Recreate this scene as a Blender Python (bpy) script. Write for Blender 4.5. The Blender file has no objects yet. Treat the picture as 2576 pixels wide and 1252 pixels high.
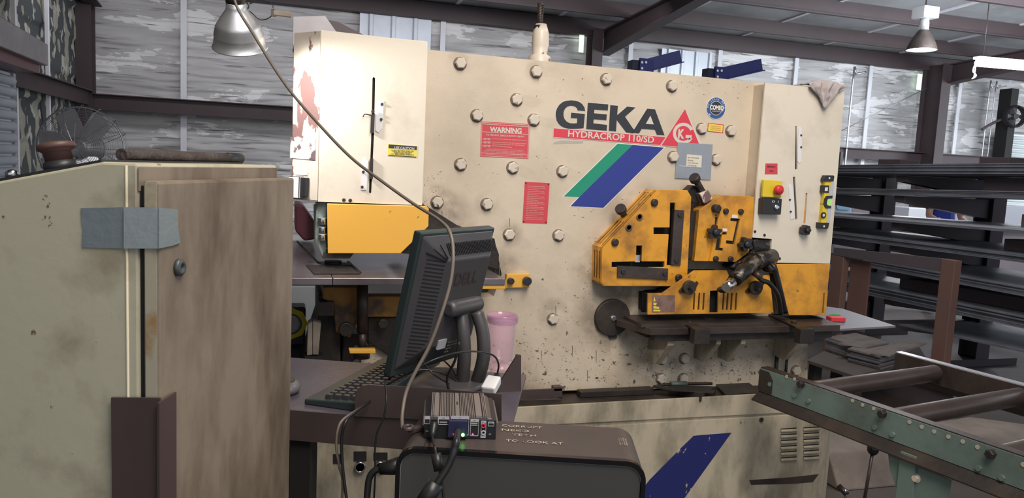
import bpy, math, random
from mathutils import Vector, Matrix, noise
from mathutils.geometry import tessellate_polygon
random.seed(7)
SC = bpy.context.scene
COL = SC.collection
PI = math.pi
# ------------------------------------------------------------------ camera
FP, IW, IH = 1900.0, 2576.0, 1252.0
_th = math.atan(208 / FP); _ps = math.radians(17); _ro = math.atan(.048)
CAM = Vector((0, 0, 1.5))
_R0 = Vector((math.cos(_ps), -math.sin(_ps), 0)); _FH = Vector((math.sin(_ps), math.cos(_ps), 0))
CF = _FH * math.cos(_th) - Vector((0, 0, 1)) * math.sin(_th)
_U0 = _R0.cross(CF)
CR = _R0 * math.cos(_ro) + _U0 * math.sin(_ro)
CU = CR.cross(CF)
cd = bpy.data.cameras.new('camera'); cam = bpy.data.objects.new('camera', cd); COL.objects.link(cam)
cd.sensor_fit = 'HORIZONTAL'; cd.sensor_width = 36; cd.lens = FP / IW * 36; cd.clip_start = .05; cd.clip_end = 200
m = Matrix((CR, CU, -CF)).transposed().to_4x4(); m.translation = CAM; cam.matrix_world = m
SC.camera = cam
# ------------------------------------------------------------------ light
SC.view_settings.view_transform = 'Standard'; SC.view_settings.look = 'None'
SC.view_settings.gamma = 1; SC.view_settings.use_curve_mapping = False
SC.view_settings.exposure = 0.45
w = bpy.data.worlds.new('world'); SC.world = w; w.use_nodes = True
w.node_tree.nodes['Background'].inputs[0].default_value = (.80, .88, 1, 1)
w.node_tree.nodes['Background'].inputs[1].default_value = .56


def area(loc, tgt, sx, sy, power, col, name='light', spread=PI):
    l = bpy.data.lights.new(name, 'AREA'); l.shape = 'RECTANGLE'; l.size = sx; l.size_y = sy
    l.energy = power; l.color = col; l.spread = spread
    o = bpy.data.objects.new(name, l); COL.objects.link(o); o.location = loc
    o.rotation_euler = (Vector(tgt) - Vector(loc)).to_track_quat('-Z', 'Y').to_euler()
    return o


WARM = (1, .905, .82); COOL = (.86, .93, 1)
area((.9, .2, 3.9), (1.3, 2.8, 1.0), 1.2, 2.4, 104, WARM, 'machine_fill_light')          # added unseen overhead light for the machine front
area((10, 7, 4.0), (11, 12, 1.6), 4, 2, 420, COOL, 'far_bay_fill_light')                  # added unseen light standing in for lamps over the far bays
area((18.5, 7, 2.4), (9, 11, 1.4), 5, 4, 420, COOL, 'assumed_door_fill_light')             # added unseen light for daylight from an assumed open door on the right
area((1.2, 10.6, 4.0), (1.2, 13.4, .8), 8, .5, 70, (.97, .96, 1), 'far_wall_fill_light')  # added unseen light that brightens and grazes the far wall
area((3.5, 3.9, 4.1), (4.9, 4.7, .9), .5, 3.0, 62, COOL, 'rack_fill_light')  # added unseen light to brighten the sheets in the rack
# ------------------------------------------------------------------ picking points of the place


def ray(x, y): return CF * FP + CR * (x - IW / 2) - CU * (y - IH / 2)


def pk(x, y, ax, v):
    d = ray(x, y); i = 'xyz'.index(ax)
    return CAM + d * ((v - CAM[i]) / d[i])


def pt(x, y, t): return CAM + ray(x, y) * (t / FP)


def pkp(x, y, P, n):
    d = ray(x, y); return CAM + d * ((Vector(P) - CAM).dot(n) / d.dot(n))


def V(*a): return Vector(a)


# ------------------------------------------------------------------ materials
def mat(name, col, rough=.6, metal=0., dirt=None, chips=None, bump=None, spec=None, coat=0, emit=None, streak=1, zfade=None, alpha=None, trans=0, spots=()):
    """dirt=(colour, amount, scale, lo, hi); chips=(colour, threshold, scale); bump=(scale, strength, zstretch)"""
    mt = bpy.data.materials.new(name); mt.use_nodes = True
    nt = mt.node_tree; N = nt.nodes; L = nt.links; b = N['Principled BSDF']
    b.inputs['Roughness'].default_value = rough; b.inputs['Metallic'].default_value = metal
    if spec is not None: b.inputs['Specular IOR Level'].default_value = spec
    if coat: b.inputs['Coat Weight'].default_value = coat; b.inputs['Coat Roughness'].default_value = .15
    if trans: b.inputs['Transmission Weight'].default_value = trans
    if alpha is not None: b.inputs['Alpha'].default_value = alpha
    if emit: b.inputs['Emission Color'].default_value = (*emit[0], 1); b.inputs['Emission Strength'].default_value = emit[1]
    b.inputs['Base Color'].default_value = (*col, 1)
    if not (dirt or chips or bump): return mt
    tc = N.new('ShaderNodeTexCoord'); mp = N.new('ShaderNodeMapping'); L.new(tc.outputs['Object'], mp.inputs[0])
    mp.inputs['Scale'].default_value = (1, 1, 1 / streak)

    def nz(scale, det=6, rg=.6, src=mp.outputs[0]):
        n = N.new('ShaderNodeTexNoise'); n.inputs['Scale'].default_value = scale; n.inputs['Detail'].default_value = det
        n.inputs['Roughness'].default_value = rg; L.new(src, n.inputs['Vector']); return n.outputs[0]

    def rng(src, lo, hi, t0=0., t1=1.):
        r = N.new('ShaderNodeMapRange'); L.new(src, r.inputs[0]); r.inputs[1].default_value = lo; r.inputs[2].default_value = hi
        r.inputs[3].default_value = t0; r.inputs[4].default_value = t1; return r.outputs[0]

    def mul(a, c):
        q = N.new('ShaderNodeMath'); q.operation = 'MULTIPLY'; L.new(a, q.inputs[0])
        if isinstance(c, float): q.inputs[1].default_value = c
        else: L.new(c, q.inputs[1])
        return q.outputs[0]

    def mix(f, c0, c1):
        x = N.new('ShaderNodeMix'); x.data_type = 'RGBA'; L.new(f, x.inputs[0])
        for i, c in ((6, c0), (7, c1)):
            if isinstance(c, tuple): x.inputs[i].default_value = (*c, 1)
            else: L.new(c, x.inputs[i])
        return x.outputs[2]
    cur = col; zf = None
    if zfade:
        sp = N.new('ShaderNodeSeparateXYZ'); L.new(tc.outputs['Object'], sp.inputs[0]); zf = rng(sp.outputs[2], zfade[0], zfade[1])
    if dirt:
        f = rng(nz(dirt[2]), dirt[3], dirt[4], 0, dirt[1])
        if zf: f = mul(f, rng(zf, 0, 1, .35, 1))
        cur = mix(f, cur, dirt[0])
    if chips:
        src = nz(chips[2], 8, .7)
        if zf:
            a = N.new('ShaderNodeMath'); a.operation = 'MULTIPLY_ADD'; L.new(zf, a.inputs[0]); a.inputs[1].default_value = .09; L.new(src, a.inputs[2]); src = a.outputs[0]
        cur = mix(rng(src, chips[1], chips[1] + .02), cur, chips[0])
    for sx, sy, sz, sr, sa, scl in spots:       # dark noise-broken patches fading out around each centre
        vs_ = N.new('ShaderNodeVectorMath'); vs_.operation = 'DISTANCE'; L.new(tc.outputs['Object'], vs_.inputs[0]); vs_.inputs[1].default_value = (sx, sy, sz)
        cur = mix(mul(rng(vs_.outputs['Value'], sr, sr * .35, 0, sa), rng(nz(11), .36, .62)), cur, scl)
    if not isinstance(cur, tuple): L.new(cur, b.inputs['Base Color'])
    if bump:
        m2 = N.new('ShaderNodeMapping'); L.new(tc.outputs['Object'], m2.inputs[0]); m2.inputs['Scale'].default_value = (1, 1, bump[2] if len(bump) > 2 else 1)
        bp = N.new('ShaderNodeBump'); bp.inputs['Strength'].default_value = bump[1]; bp.inputs['Distance'].default_value = .01
        L.new(nz(bump[0], 5, .6, m2.outputs[0]), bp.inputs['Height']); L.new(bp.outputs[0], b.inputs['Normal'])
    return mt


CREAM = (.62, .53, .405)
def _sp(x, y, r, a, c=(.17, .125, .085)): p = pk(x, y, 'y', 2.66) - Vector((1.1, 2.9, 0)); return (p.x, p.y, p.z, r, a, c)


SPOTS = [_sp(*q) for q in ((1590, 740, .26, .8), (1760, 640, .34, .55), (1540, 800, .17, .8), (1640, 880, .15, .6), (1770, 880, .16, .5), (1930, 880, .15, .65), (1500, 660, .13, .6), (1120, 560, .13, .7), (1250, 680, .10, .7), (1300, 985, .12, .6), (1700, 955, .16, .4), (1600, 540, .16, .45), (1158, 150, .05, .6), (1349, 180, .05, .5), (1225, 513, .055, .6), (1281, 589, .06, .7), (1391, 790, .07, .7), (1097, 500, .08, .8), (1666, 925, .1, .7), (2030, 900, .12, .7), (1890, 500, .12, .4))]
M = dict(
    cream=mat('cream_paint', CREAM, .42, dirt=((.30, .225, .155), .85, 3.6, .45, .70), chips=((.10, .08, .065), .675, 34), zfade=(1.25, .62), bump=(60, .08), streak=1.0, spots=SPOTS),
    creambox=mat('cream_guard_paint', (.72, .65, .53), .33, dirt=((.40, .34, .27), .5, 5, .52, .75), chips=((.16, .12, .10), .735, 30), bump=(50, .06)),
    creamworn=mat('cream_paint_flaked', (.66, .58, .48), .38, dirt=((.17, .10, .09), 1, 9, .56, .58), chips=((.15, .10, .09), .66, 26), streak=2.2),
    creambase=mat('cream_base_grimy', (.50, .435, .32), .5, dirt=((.20, .175, .125), .9, 6.5, .42, .62), chips=((.09, .075, .06), .67, 26), bump=(40, .1), streak=2.4),
    yellow=mat('safety_yellow_worn', (.72, .33, .028), .45, dirt=((.22, .10, .028), .85, 9, .44, .70), chips=((.06, .045, .035), .66, 38), bump=(50, .1)),
    yellowc=mat('safety_yellow_clean', (.78, .42, .065), .38, dirt=((.45, .24, .06), .5, 6, .55, .8), chips=((.08, .06, .05), .68, 42)),
    yellowr=mat('safety_yellow_rusty', (.40, .19, .03), .5, dirt=((.09, .06, .04), 1, 9, .42, .6)),
    dark=mat('dark_oily_steel', (.040, .034, .031), .5, .5, dirt=((.10, .075, .055), .6, 7, .45, .7), bump=(30, .2)),
    steel=mat('brown_grey_steel', (.095, .075, .066), .45, .6, dirt=((.05, .035, .03), .8, 9, .4, .7), bump=(30, .15)),
    plate=mat('table_plate_steel', (.30, .265, .27), .27, .75, dirt=((.13, .10, .105), .7, 5, .4, .7), bump=(40, .06)),
    black=mat('black_plastic', (.022, .022, .025), .45),
    blackm=mat('matte_black', (.012, .011, .011), .8),
    grease=mat('black_grease', (.02, .017, .014), .28, .1, dirt=((.30, .25, .19), .9, 14, .56, .66), bump=(25, .7)),
    grime=mat('grime_ring', (.17, .13, .10), .7),
    bolt=mat('cream_bolt', (.60, .53, .43), .4, chips=((.08, .06, .05), .62, 45)),
    boltd=mat('dark_bolt', (.05, .042, .042), .45, .5),
    chrome=mat('chrome', (.7, .7, .72), .18, 1),
    alu=mat('spun_aluminium', (.88, .87, .86), .42, .9, bump=(8, .1)),
    green=mat('machine_green', (.145, .205, .18), .45, dirt=((.07, .09, .075), .7, 5, .42, .7), chips=((.03, .03, .03), .74, 30), bump=(40, .1)),
    greeng=mat('green_grey_casting', (.22, .27, .24), .4, dirt=((.05, .06, .05), .9, 12, .45, .6)),
    beam=mat('red_oxide_primer', (.050, .032, .035), .6, dirt=((.032, .023, .024), .6, 2, .4, .7)),
    rackm=mat('rack_steel', (.095, .076, .084), .6, .2, dirt=((.13, .09, .10), .6, 2, .5, .7)),
    sheet=mat('mill_steel_sheet', (.20, .205, .235), .45, .4, dirt=((.08, .08, .088), .6, 3, .4, .65)),
    sheetb=mat('bright_steel_sheet', (.62, .62, .66), .3, .6),
    primer=mat('brown_primer_post', (.15, .078, .062), .6, dirt=((.12, .07, .06), .6, 6, .4, .7)),
    blue=mat('rack_blue', (.022, .026, .14), .45),
    logob=mat('decal_black', (.028, .030, .036), .4), logow=mat('decal_white', (.78, .74, .68), .5),
    logor=mat('decal_red', (.64, .045, .075), .4), signr=mat('sign_red', (.58, .06, .075), .42),
    logog=mat('decal_green', (.012, .27, .155), .4), logobl=mat('decal_blue', (.025, .042, .25), .4, chips=((.5, .5, .55), .76, 20)),
    decalblw=mat('decal_blue_scuffed', (.016, .022, .13), .45, chips=((.50, .43, .33), .61, 15), streak=1.5),
    stickc=mat('sticker_cream', (.62, .56, .48), .5), sticky=mat('sticker_yellow', (.75, .62, .10), .45),
    tape=mat('silver_duct_tape', (.30, .33, .37), .36, .25, bump=(18, .4, .3)),
    tapeg=mat('grey_duct_tape', (.20, .235, .245), .45, .1, bump=(50, .1)),
    paper=mat('paper', (.66, .62, .50), .8), white=mat('white_plastic', (.75, .74, .74), .4),
    redp=mat('red_button', (.60, .03, .04), .35), redold=mat('faded_red_plastic', (.10, .050, .042), .5, dirt=((.10, .05, .04), .8, 30, .4, .7)),
    signy=mat('yellow_box', (.72, .55, .03), .4), grn=mat('vial_green', (.45, .85, .25), .3, spec=.6),
    cloth=mat('grey_rag', (.42, .37, .36), .9, dirt=((.22, .19, .19), .6, 14, .45, .65)),
    cab=mat('cabinet_enamel', (.50, .465, .335), .45, dirt=((.20, .15, .095), .85, 7, .50, .74), chips=((.16, .11, .06), .66, 30), bump=(30, .05)),
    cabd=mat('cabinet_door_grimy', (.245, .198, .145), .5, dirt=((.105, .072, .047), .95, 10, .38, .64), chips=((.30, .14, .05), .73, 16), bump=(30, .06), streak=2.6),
    cabs=mat('cabinet_door_edge_lit', (.42, .38, .28), .45, dirt=((.32, .17, .05), .8, 16, .52, .66)),
    crust=mat('crusty_bar', (.055, .040, .037), .7, dirt=((.11, .085, .075), .8, 20, .5, .65), bump=(60, .8)),
    angle=mat('brown_primed_angle', (.070, .043, .039), .55, bump=(8, .05), dirt=((.06, .03, .03), .5, 20, .4, .6), streak=8),
    desk=mat('desk_brown_steel', (.080, .058, .055), .42, .15, dirt=((.045, .034, .032), .7, 5, .4, .7)),
    deskt=mat('desk_top_coated', (.085, .075, .098), .36, dirt=((.05, .042, .05), .6, 6, .4, .7), bump=(90, .1)),
    mon=mat('monitor_grey_plastic', (.052, .050, .055), .42, dirt=((.072, .063, .06), .7, 5, .4, .7)),
    mond=mat('monitor_groove', (.010, .010, .012), .6), monb=mat('monitor_bezel', (.030, .045, .045), .38), monl=mat('embossed_letters', (.05, .035, .033), .5),
    key=mat('keycaps', (.030, .030, .034), .42), keyb=mat('keyboard_case', (.028, .040, .040), .4),
    tower=mat('tower_matte_side', (.056, .055, .051), .5), towert=mat('tower_top_dusty', (.058, .046, .043), .42, dirt=((.085, .068, .06), .6, 6, .4, .7)), gloss=mat('gloss_black_trim', (.008, .008, .009), .15),
    chalk=mat('chalk_marks', (.50, .44, .34), .9, chips=((.12, .095, .08), .54, 60)), fins=mat('anodised_fins', (.20, .17, .155), .42, .6), fins_lit=mat('anodised_fins_lit', (.36, .31, .285), .42, .5),  # paler copy of the fin metal paints light onto the raised fins
    minif=mat('device_black_face', (.014, .014, .016), .35), lbl=mat('silver_print', (.45, .44, .46), .4), vga=mat('vga_plug_blue', (.030, .032, .085), .3, alpha=.85),
    ledg=mat('green_led', (.1, 1, .1), .3, emit=((.15, 1, .10), 6)), ledr=mat('red_led', (1, .05, .2), .3, emit=((1, .05, .25), 2)), ledr2=mat('dull_red_lamp', (.6, .04, .1), .3),
    pink=mat('pink_clear_plastic', (.78, .36, .55), .06, trans=.0, alpha=.34, spec=.8), pinkb=mat('pink_clear_rim', (.60, .30, .48), .08, alpha=.42, spec=.8), clear=mat('clear_edge', (.9, .88, .9), .05, alpha=.14, spec=1),
    cable=mat('grey_tan_cable', (.17, .14, .11), .42), cableb=mat('black_cable', (.014, .014, .015), .4),
    wood=mat('old_wood', (.33, .28, .22), .8, dirt=((.12, .09, .07), .8, 14, .4, .7)),
    maroon=mat('maroon_paint', (.14, .035, .045), .35), hood=mat('grey_sheet_metal', (.36, .34, .35), .35, .5, dirt=((.20, .18, .18), .6, 4, .4, .7)),
    metalw=mat('pale_corrugated_metal', (.58, .62, .68), .4, .1, dirt=((.42, .45, .50), .6, 2, .4, .7)),
    strip=mat('white_tape_strip', (.62, .62, .66), .5), conduit=mat('conduit', (.45, .46, .5), .3, .8),
    lamphot=mat('lamp_glow', (1, 1, 1), .5, emit=((1, .97, 1), 26)), tube=mat('tube_glow', (1, 1, 1), .5, emit=((.93, .93, 1), 9)),
    day=mat('daylit_gap', (.8, 1, .85), .5, emit=((.75, 1, .78), 1.1)),
    floor=mat('shop_concrete', (.090, .072, .064), .6, dirt=((.05, .038, .034), .85, 1.6, .38, .66), bump=(12, .15)),
    bluebin=mat('pale_blue_plastic', (.20, .32, .42), .5), skin=mat('skin', (.42, .23, .16), .5), shirt=mat('royal_blue_cloth', (.02, .04, .28), .85), jeans=mat('dark_denim', (.02, .025, .05), .9), hair=mat('brown_hair', (.04, .025, .02), .8),
    fancage=mat('fan_wire', (.34, .36, .40), .4, .7), fanblade=mat('fan_blade', (.62, .63, .68), .3, .7),
    bench=mat('bench_grey', (.16, .16, .18), .5), concretew=mat('door_slats', (.62, .68, .68), .5), scuff=mat('pale_scuffs', (.42, .38, .35), .8),
)


def wallmat(name, a, b_, c, camo=False):
    mt = bpy.data.materials.new(name); mt.use_nodes = True; nt = mt.node_tree; N = nt.nodes; L = nt.links; b = N['Principled BSDF']; b.inputs['Roughness'].default_value = .6
    tc = N.new('ShaderNodeTexCoord')

    def nz(sc, vec, det=4, rg=.55):
        mp = N.new('ShaderNodeMapping'); L.new(tc.outputs['Object'], mp.inputs[0]); mp.inputs['Scale'].default_value = vec
        n = N.new('ShaderNodeTexNoise'); n.inputs['Scale'].default_value = sc; n.inputs['Detail'].default_value = det; n.inputs['Roughness'].default_value = rg; L.new(mp.outputs[0], n.inputs[0]); return n.outputs[0]

    def ramp(s, lo, hi):
        r = N.new('ShaderNodeMapRange'); L.new(s, r.inputs[0]); r.inputs[1].default_value = lo; r.inputs[2].default_value = hi; return r.outputs[0]

    def mix(f, c0, c1):
        x = N.new('ShaderNodeMix'); x.data_type = 'RGBA'; L.new(f, x.inputs[0])
        for i, k in ((6, c0), (7, c1)):
            if isinstance(k, tuple): x.inputs[i].default_value = (*k, 1)
            else: L.new(k, x.inputs[i])
        return x.outputs[2]
    if camo:
        c1 = mix(ramp(nz(3.6, (1, 1, .7), 2, .4), .53, .55), a, b_)
        c2 = mix(ramp(nz(5, (1, 1.2, .8), 2, .5), .60, .62), c1, c)
    else:
        c1 = mix(ramp(nz(1.3, (.8, 1, 4.5), 6), .38, .64), a, b_)
        c2 = mix(ramp(nz(1.1, (.6, 1, 2.0), 6, .66), .548, .556), c1, c)
        c2 = mix(ramp(nz(3.2, (.35, 1, 7), 3, .5), .60, .66), c2, (.17, .16, .155))  # dark creases: their shading painted into the colour, along with dirt
    L.new(c2, b.inputs['Base Color']); return mt


M['insul'] = wallmat('wall_insulation_facing', (.36, .35, .35), (.48, .47, .465), (.66, .65, .65))
M['camo'] = wallmat('torn_insulation', (.045, .052, .055), (.27, .26, .21), (.38, .37, .33), True)
M['roof'] = mat('roof_insulation', (.36, .38, .39), .6, dirt=((.22, .22, .22), .7, 1.2, .42, .68), bump=(2.5, .5, 1), chips=((.44, .45, .46), .63, 2.2))
# ------------------------------------------------------------------ mesh building
W = {}


class MB:
    def __init__(s): s.v = []; s.f = []

    def add(s, vs, fs, m=0, sm=False):
        o = len(s.v); s.v += [Vector(p) for p in vs]; s.f += [([i + o for i in f], m, sm) for f in fs]; return s

    def hexa(s, p, m=0):   # 8 points: bottom loop 4, top loop 4
        return s.add(p, [(0, 3, 2, 1), (4, 5, 6, 7), (0, 1, 5, 4), (1, 2, 6, 5), (2, 3, 7, 6), (3, 0, 4, 7)], m)

    def box(s, x0, x1, y0, y1, z0, z1, m=0):
        return s.hexa([(x0, y0, z0), (x1, y0, z0), (x1, y1, z0), (x0, y1, z0), (x0, y0, z1), (x1, y0, z1), (x1, y1, z1), (x0, y1, z1)], m)

    def obox(s, c, X, Y, Z, m=0):   # centre and three half vectors
        c, X, Y, Z = map(Vector, (c, X, Y, Z))
        return s.hexa([c - X - Y - Z, c + X - Y - Z, c + X + Y - Z, c - X + Y - Z, c - X - Y + Z, c + X - Y + Z, c + X + Y + Z, c - X + Y + Z], m)

    def prism(s, pts, vec, holes=(), m=0, ms=None):
        loops = [[Vector(p) for p in pts]] + [[Vector(p) for p in h] for h in holes]
        flat = [p for l in loops for p in l]; n = len(flat); vec = Vector(vec)
        tri = tessellate_polygon(loops)
        fs = [tuple(t) for t in tri] + [tuple(i + n for i in reversed(t)) for t in tri]
        s.add(flat + [p + vec for p in flat], fs, m)
        o = len(s.v) - 2 * n; k = 0
        for l in loops:
            c = len(l)
            for i in range(c):
                a = k + i; b = k + (i + 1) % c
                s.f.append(([o + a, o + b, o + b + n, o + a + n], m if ms is None else ms, False))
            k += c
        return s

    def px(s, pts, Y, th, holes=(), m=0, ms=None):   # outline traced on the plane y=Y, given real thickness
        return s.prism([pk(x, y, 'y', Y) for x, y in pts], (0, th, 0), [[pk(x, y, 'y', Y) for x, y in h] for h in holes], m, ms)

    def rings(s, rs, m=0, sm=True, caps=True, closed=False):
        n = len(rs[0]); vs = [p for r in rs for p in r]; fs = []; R = len(rs)
        for i in range(R if closed else R - 1):
            for j in range(n):
                a = i * n + j; b = i * n + (j + 1) % n; c = ((i + 1) % R) * n + (j + 1) % n; d = ((i + 1) % R) * n + j; fs.append((a, b, c, d))
        s.add(vs, fs, m, sm); o = len(s.v) - len(vs)
        if caps and not closed: s.f.append(([o + i for i in range(n)][::-1], m, False)); s.f.append(([o + (R - 1) * n + i for i in range(n)], m, False))
        return s

    def lathe(s, prof, org, ax, n=24, m=0, sm=True, caps=True, ph=0):
        ax = Vector(ax).normalized(); u = ax.orthogonal().normalized()
        if abs(ax.y) > .9: u = Vector((1, 0, 0))
        if abs(ax.z) > .9: u = Vector((1, 0, 0))
        u = (u - ax * u.dot(ax)).normalized(); v = ax.cross(u); org = Vector(org)
        rs = [[org + ax * h + (u * math.cos(2 * PI * j / n + ph) + v * math.sin(2 * PI * j / n + ph)) * max(r, 1e-4) for j in range(n)] for r, h in prof]
        return s.rings(rs, m, sm, caps)

    def cyl(s, p0, p1, r0, r1=None, n=20, m=0, sm=True):
        p0 = Vector(p0); p1 = Vector(p1); L = (p1 - p0).length
        return s.lathe([(r0, 0), (r0 if r1 is None else r1, L)], p0, p1 - p0, n, m, sm)

    def tube(s, pts, r, n=8, m=0, smooth=True, sub=6):
        P = [Vector(p) for p in pts]
        if smooth and len(P) > 2:
            Q = []; E = [P[0] * 2 - P[1]] + P + [P[-1] * 2 - P[-2]]
            for i in range(1, len(E) - 2):
                a, b, c, d = E[i - 1:i + 3]
                for k in range(sub):
                    t = k / sub; Q.append(.5 * ((2 * b) + (c - a) * t + (2 * a - 5 * b + 4 * c - d) * t * t + (3 * b - a - 3 * c + d) * t ** 3))
            Q.append(P[-1]); P = Q
        rs = []; up = Vector((0, 0, 1))
        t0 = (P[1] - P[0]).normalized(); u = t0.orthogonal().normalized() if abs(t0.z) > .95 else up.cross(t0).normalized()
        for i, p in enumerate(P):
            t = (P[min(i + 1, len(P) - 1)] - P[max(i - 1, 0)]).normalized(); u = (u - t * u.dot(t)).normalized(); v = t.cross(u)
            rr = r(i / (len(P) - 1)) if callable(r) else r
            rs.append([p + (u * math.cos(2 * PI * j / n) + v * math.sin(2 * PI * j / n)) * rr for j in range(n)])
        return s.rings(rs, m, n > 5)

    def ball(s, c, r, m=0, n=16, sc=(1, 1, 1)):
        c = Vector(c); rs = []
        for i in range(n // 2 + 1):
            a = -PI / 2 + PI * i / (n // 2); q = max(math.cos(a), 1e-3)
            rs.append([c + Vector((r * sc[0] * q * math.cos(2 * PI * j / n), r * sc[1] * q * math.sin(2 * PI * j / n), r * sc[2] * math.sin(a))) for j in range(n)])
        return s.rings(rs, m, True)

    def text(s, txt, org, R, U, h, width=None, bold=0., m=0, th=.0006, align='LEFT'):
        R = Vector(R).normalized(); U = Vector(U).normalized(); Nn = R.cross(U)
        c = bpy.data.curves.new('t', 'FONT'); c.body = txt; c.size = 1; c.offset = bold; c.resolution_u = 3
        o = bpy.data.objects.new('t', c); COL.objects.link(o); dg = bpy.context.evaluated_depsgraph_get(); me = bpy.data.meshes.new_from_object(o.evaluated_get(dg))
        vs = [v.co.copy() for v in me.vertices]; fs = [tuple(p.vertices) for p in me.polygons]
        bpy.data.objects.remove(o); bpy.data.curves.remove(c); bpy.data.meshes.remove(me)
        if not vs: return s
        x0 = min(v.x for v in vs); x1 = max(v.x for v in vs); sy = h / .72; sx = sy if width is None else width / (x1 - x0)
        ox = {'LEFT': -x0, 'CENTER': -(x0 + x1) / 2}[align]; org = Vector(org)
        return s.add([org + R * ((v.x + ox) * sx) + U * (v.y * sy) + Nn * th for v in vs], fs, m)

    def mesh(s, name, mats, inv=None, bevel=0):
        me = bpy.data.meshes.new(name); vs = [inv @ p for p in s.v] if inv else s.v
        me.from_pydata([tuple(p) for p in vs], [], [f[0] for f in s.f])
        for k in (mats if isinstance(mats, (list, tuple)) else [mats]): me.materials.append(M[k] if isinstance(k, str) else k)
        for p, f in zip(me.polygons, s.f): p.material_index = f[1]; p.use_smooth = f[2]
        me.validate(); me.update()
        import bmesh
        bm = bmesh.new(); bm.from_mesh(me); bmesh.ops.recalc_face_normals(bm, faces=bm.faces)
        if bevel:
            bmesh.ops.remove_doubles(bm, verts=bm.verts, dist=1e-6)
            es = [e for e in bm.edges if len(e.link_faces) == 2 and e.calc_face_angle(0) > .6]
            bmesh.ops.bevel(bm, geom=es, offset=bevel, segments=2, affect='EDGES', profile=.5, clamp_overlap=True)
        bm.to_mesh(me); bm.free(); return me

    def build(s, name, mats, parent, bevel=0, world=True, label=None):
        me = s.mesh(name, mats, W[parent].inverted() if world else None, bevel)
        o = bpy.data.objects.new(name, me); COL.objects.link(o); o.parent = parent; W[o] = W[parent]
        if label: o['label'] = label
        return o

    def solo(s, name, mats, label, cat, group=None, bevel=0, kind=None):
        xs = [p.x for p in s.v]; ys = [p.y for p in s.v]; zs = [p.z for p in s.v]
        org = Vector(((min(xs) + max(xs)) / 2, (min(ys) + max(ys)) / 2, min(zs)))
        me = s.mesh(name, mats, Matrix.Translation(-org), bevel); o = bpy.data.objects.new(name, me); COL.objects.link(o); o.location = org; W[o] = Matrix.Translation(org)
        if label: o['label'] = label; o['category'] = cat
        if group: o['group'] = group
        if kind: o['kind'] = kind
        return o

    def struct(s, name, mats, bevel=0, label=None):
        o = s.solo(name, mats, None, None, None, bevel, 'structure')
        if label: o['label'] = label
        return o


def thing(name, label, cat, loc, rz=0, group=None, kind=None, mtx=None):
    o = bpy.data.objects.new(name, None); COL.objects.link(o); o.empty_display_size = .05
    mm = mtx if mtx is not None else Matrix.Translation(Vector(loc)) @ Matrix.Rotation(rz, 4, 'Z')
    o.matrix_world = mm; W[o] = mm
    o['label'] = label; o['category'] = cat
    if group: o['group'] = group
    if kind: o['kind'] = kind
    return o


def copy_tree(o, parent=None, loc=None, rz=None, label=None):
    c = o.copy(); COL.objects.link(c); c.parent = parent
    if loc is not None: c.location = loc
    if rz is not None: c.rotation_euler = (0, 0, rz)
    if label: c['label'] = label
    for ch in KIDS.get(o, [x for x in W if x.parent == o]): copy_tree(ch, c)
    return c


KIDS = {}
# ================================================================== SETTING
GY = 13.5
# floor
MB().box(-3.1, 22, -4, GY + .1, -.1, 0).struct('floor', 'floor')


def insul_wall(name, P0, P1, z0, z1, mt, amp=.035, pitch=.125, dx=.11):
    P0 = Vector(P0); P1 = Vector(P1); L = (P1 - P0).length; d = (P1 - P0) / L; nrm = Vector((d.y, -d.x, 0))
    nx = int(L / dx); nz_ = int((z1 - z0) / .021); mb = MB(); vs = []
    for j in range(nz_ + 1):
        z = z0 + (z1 - z0) * j / nz_
        for i in range(nx + 1):
            x = L * i / nx
            q = noise.noise((x * .45, z * .9, 3)); zz = (z + .09 * q + .055 * noise.noise((x * 1.3, z * 4, 9)) + .03 * noise.noise((x * 3.2, z * 5, 2))) / pitch; row = math.floor(zz); fr = zz - row
            a = .25 + 1.1 * max(0, noise.noise((x * 1.1 + row * 7.3, row * 3.1, 0)) + .35)
            h = amp * a * ((1 - fr) ** .8 if fr > .12 else fr / .12 * .9) + .012 * noise.noise((x * 2, z * 9, 5)) + .03 * noise.noise((x * .6, z * .6, 1))
            p = P0 + d * x + nrm * h; vs.append((p.x, p.y, z))
    fs = [(j * (nx + 1) + i, j * (nx + 1) + i + 1, (j + 1) * (nx + 1) + i + 1, (j + 1) * (nx + 1) + i) for j in range(nz_) for i in range(nx)]
    mb.add(vs, fs, 0, True)
    return mb.struct(name, mt)


insul_wall('wall_far', (-3.05, GY, 0), (20, GY, 0), 0, 4.25, 'insul', .055)
insul_wall('wall_left', (-3.05, -2, 0), (-3.05, GY, 0), 0, 4.9, 'camo', .05, .5, .2)
# roof sheet and its steel
RS = .05


def rz_(y): return 4.24 + RS * (GY - y)


mb = MB(); mb.hexa([(-3.1, -4, rz_(-4)), (20, -4, rz_(-4)), (20, GY + .1, rz_(GY)), (-3.1, GY + .1, rz_(GY)), (-3.1, -4, rz_(-4) + .05), (20, -4, rz_(-4) + .05), (20, GY + .1, rz_(GY) + .05), (-3.1, GY + .1, rz_(GY) + .05)])
mb.struct('ceiling', 'roof')
n_trim = [0]


def trim(mb, mt, bevel=0):
    n_trim[0] += 1; return mb.struct('trim_%d' % n_trim[0], mt, bevel)


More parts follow.
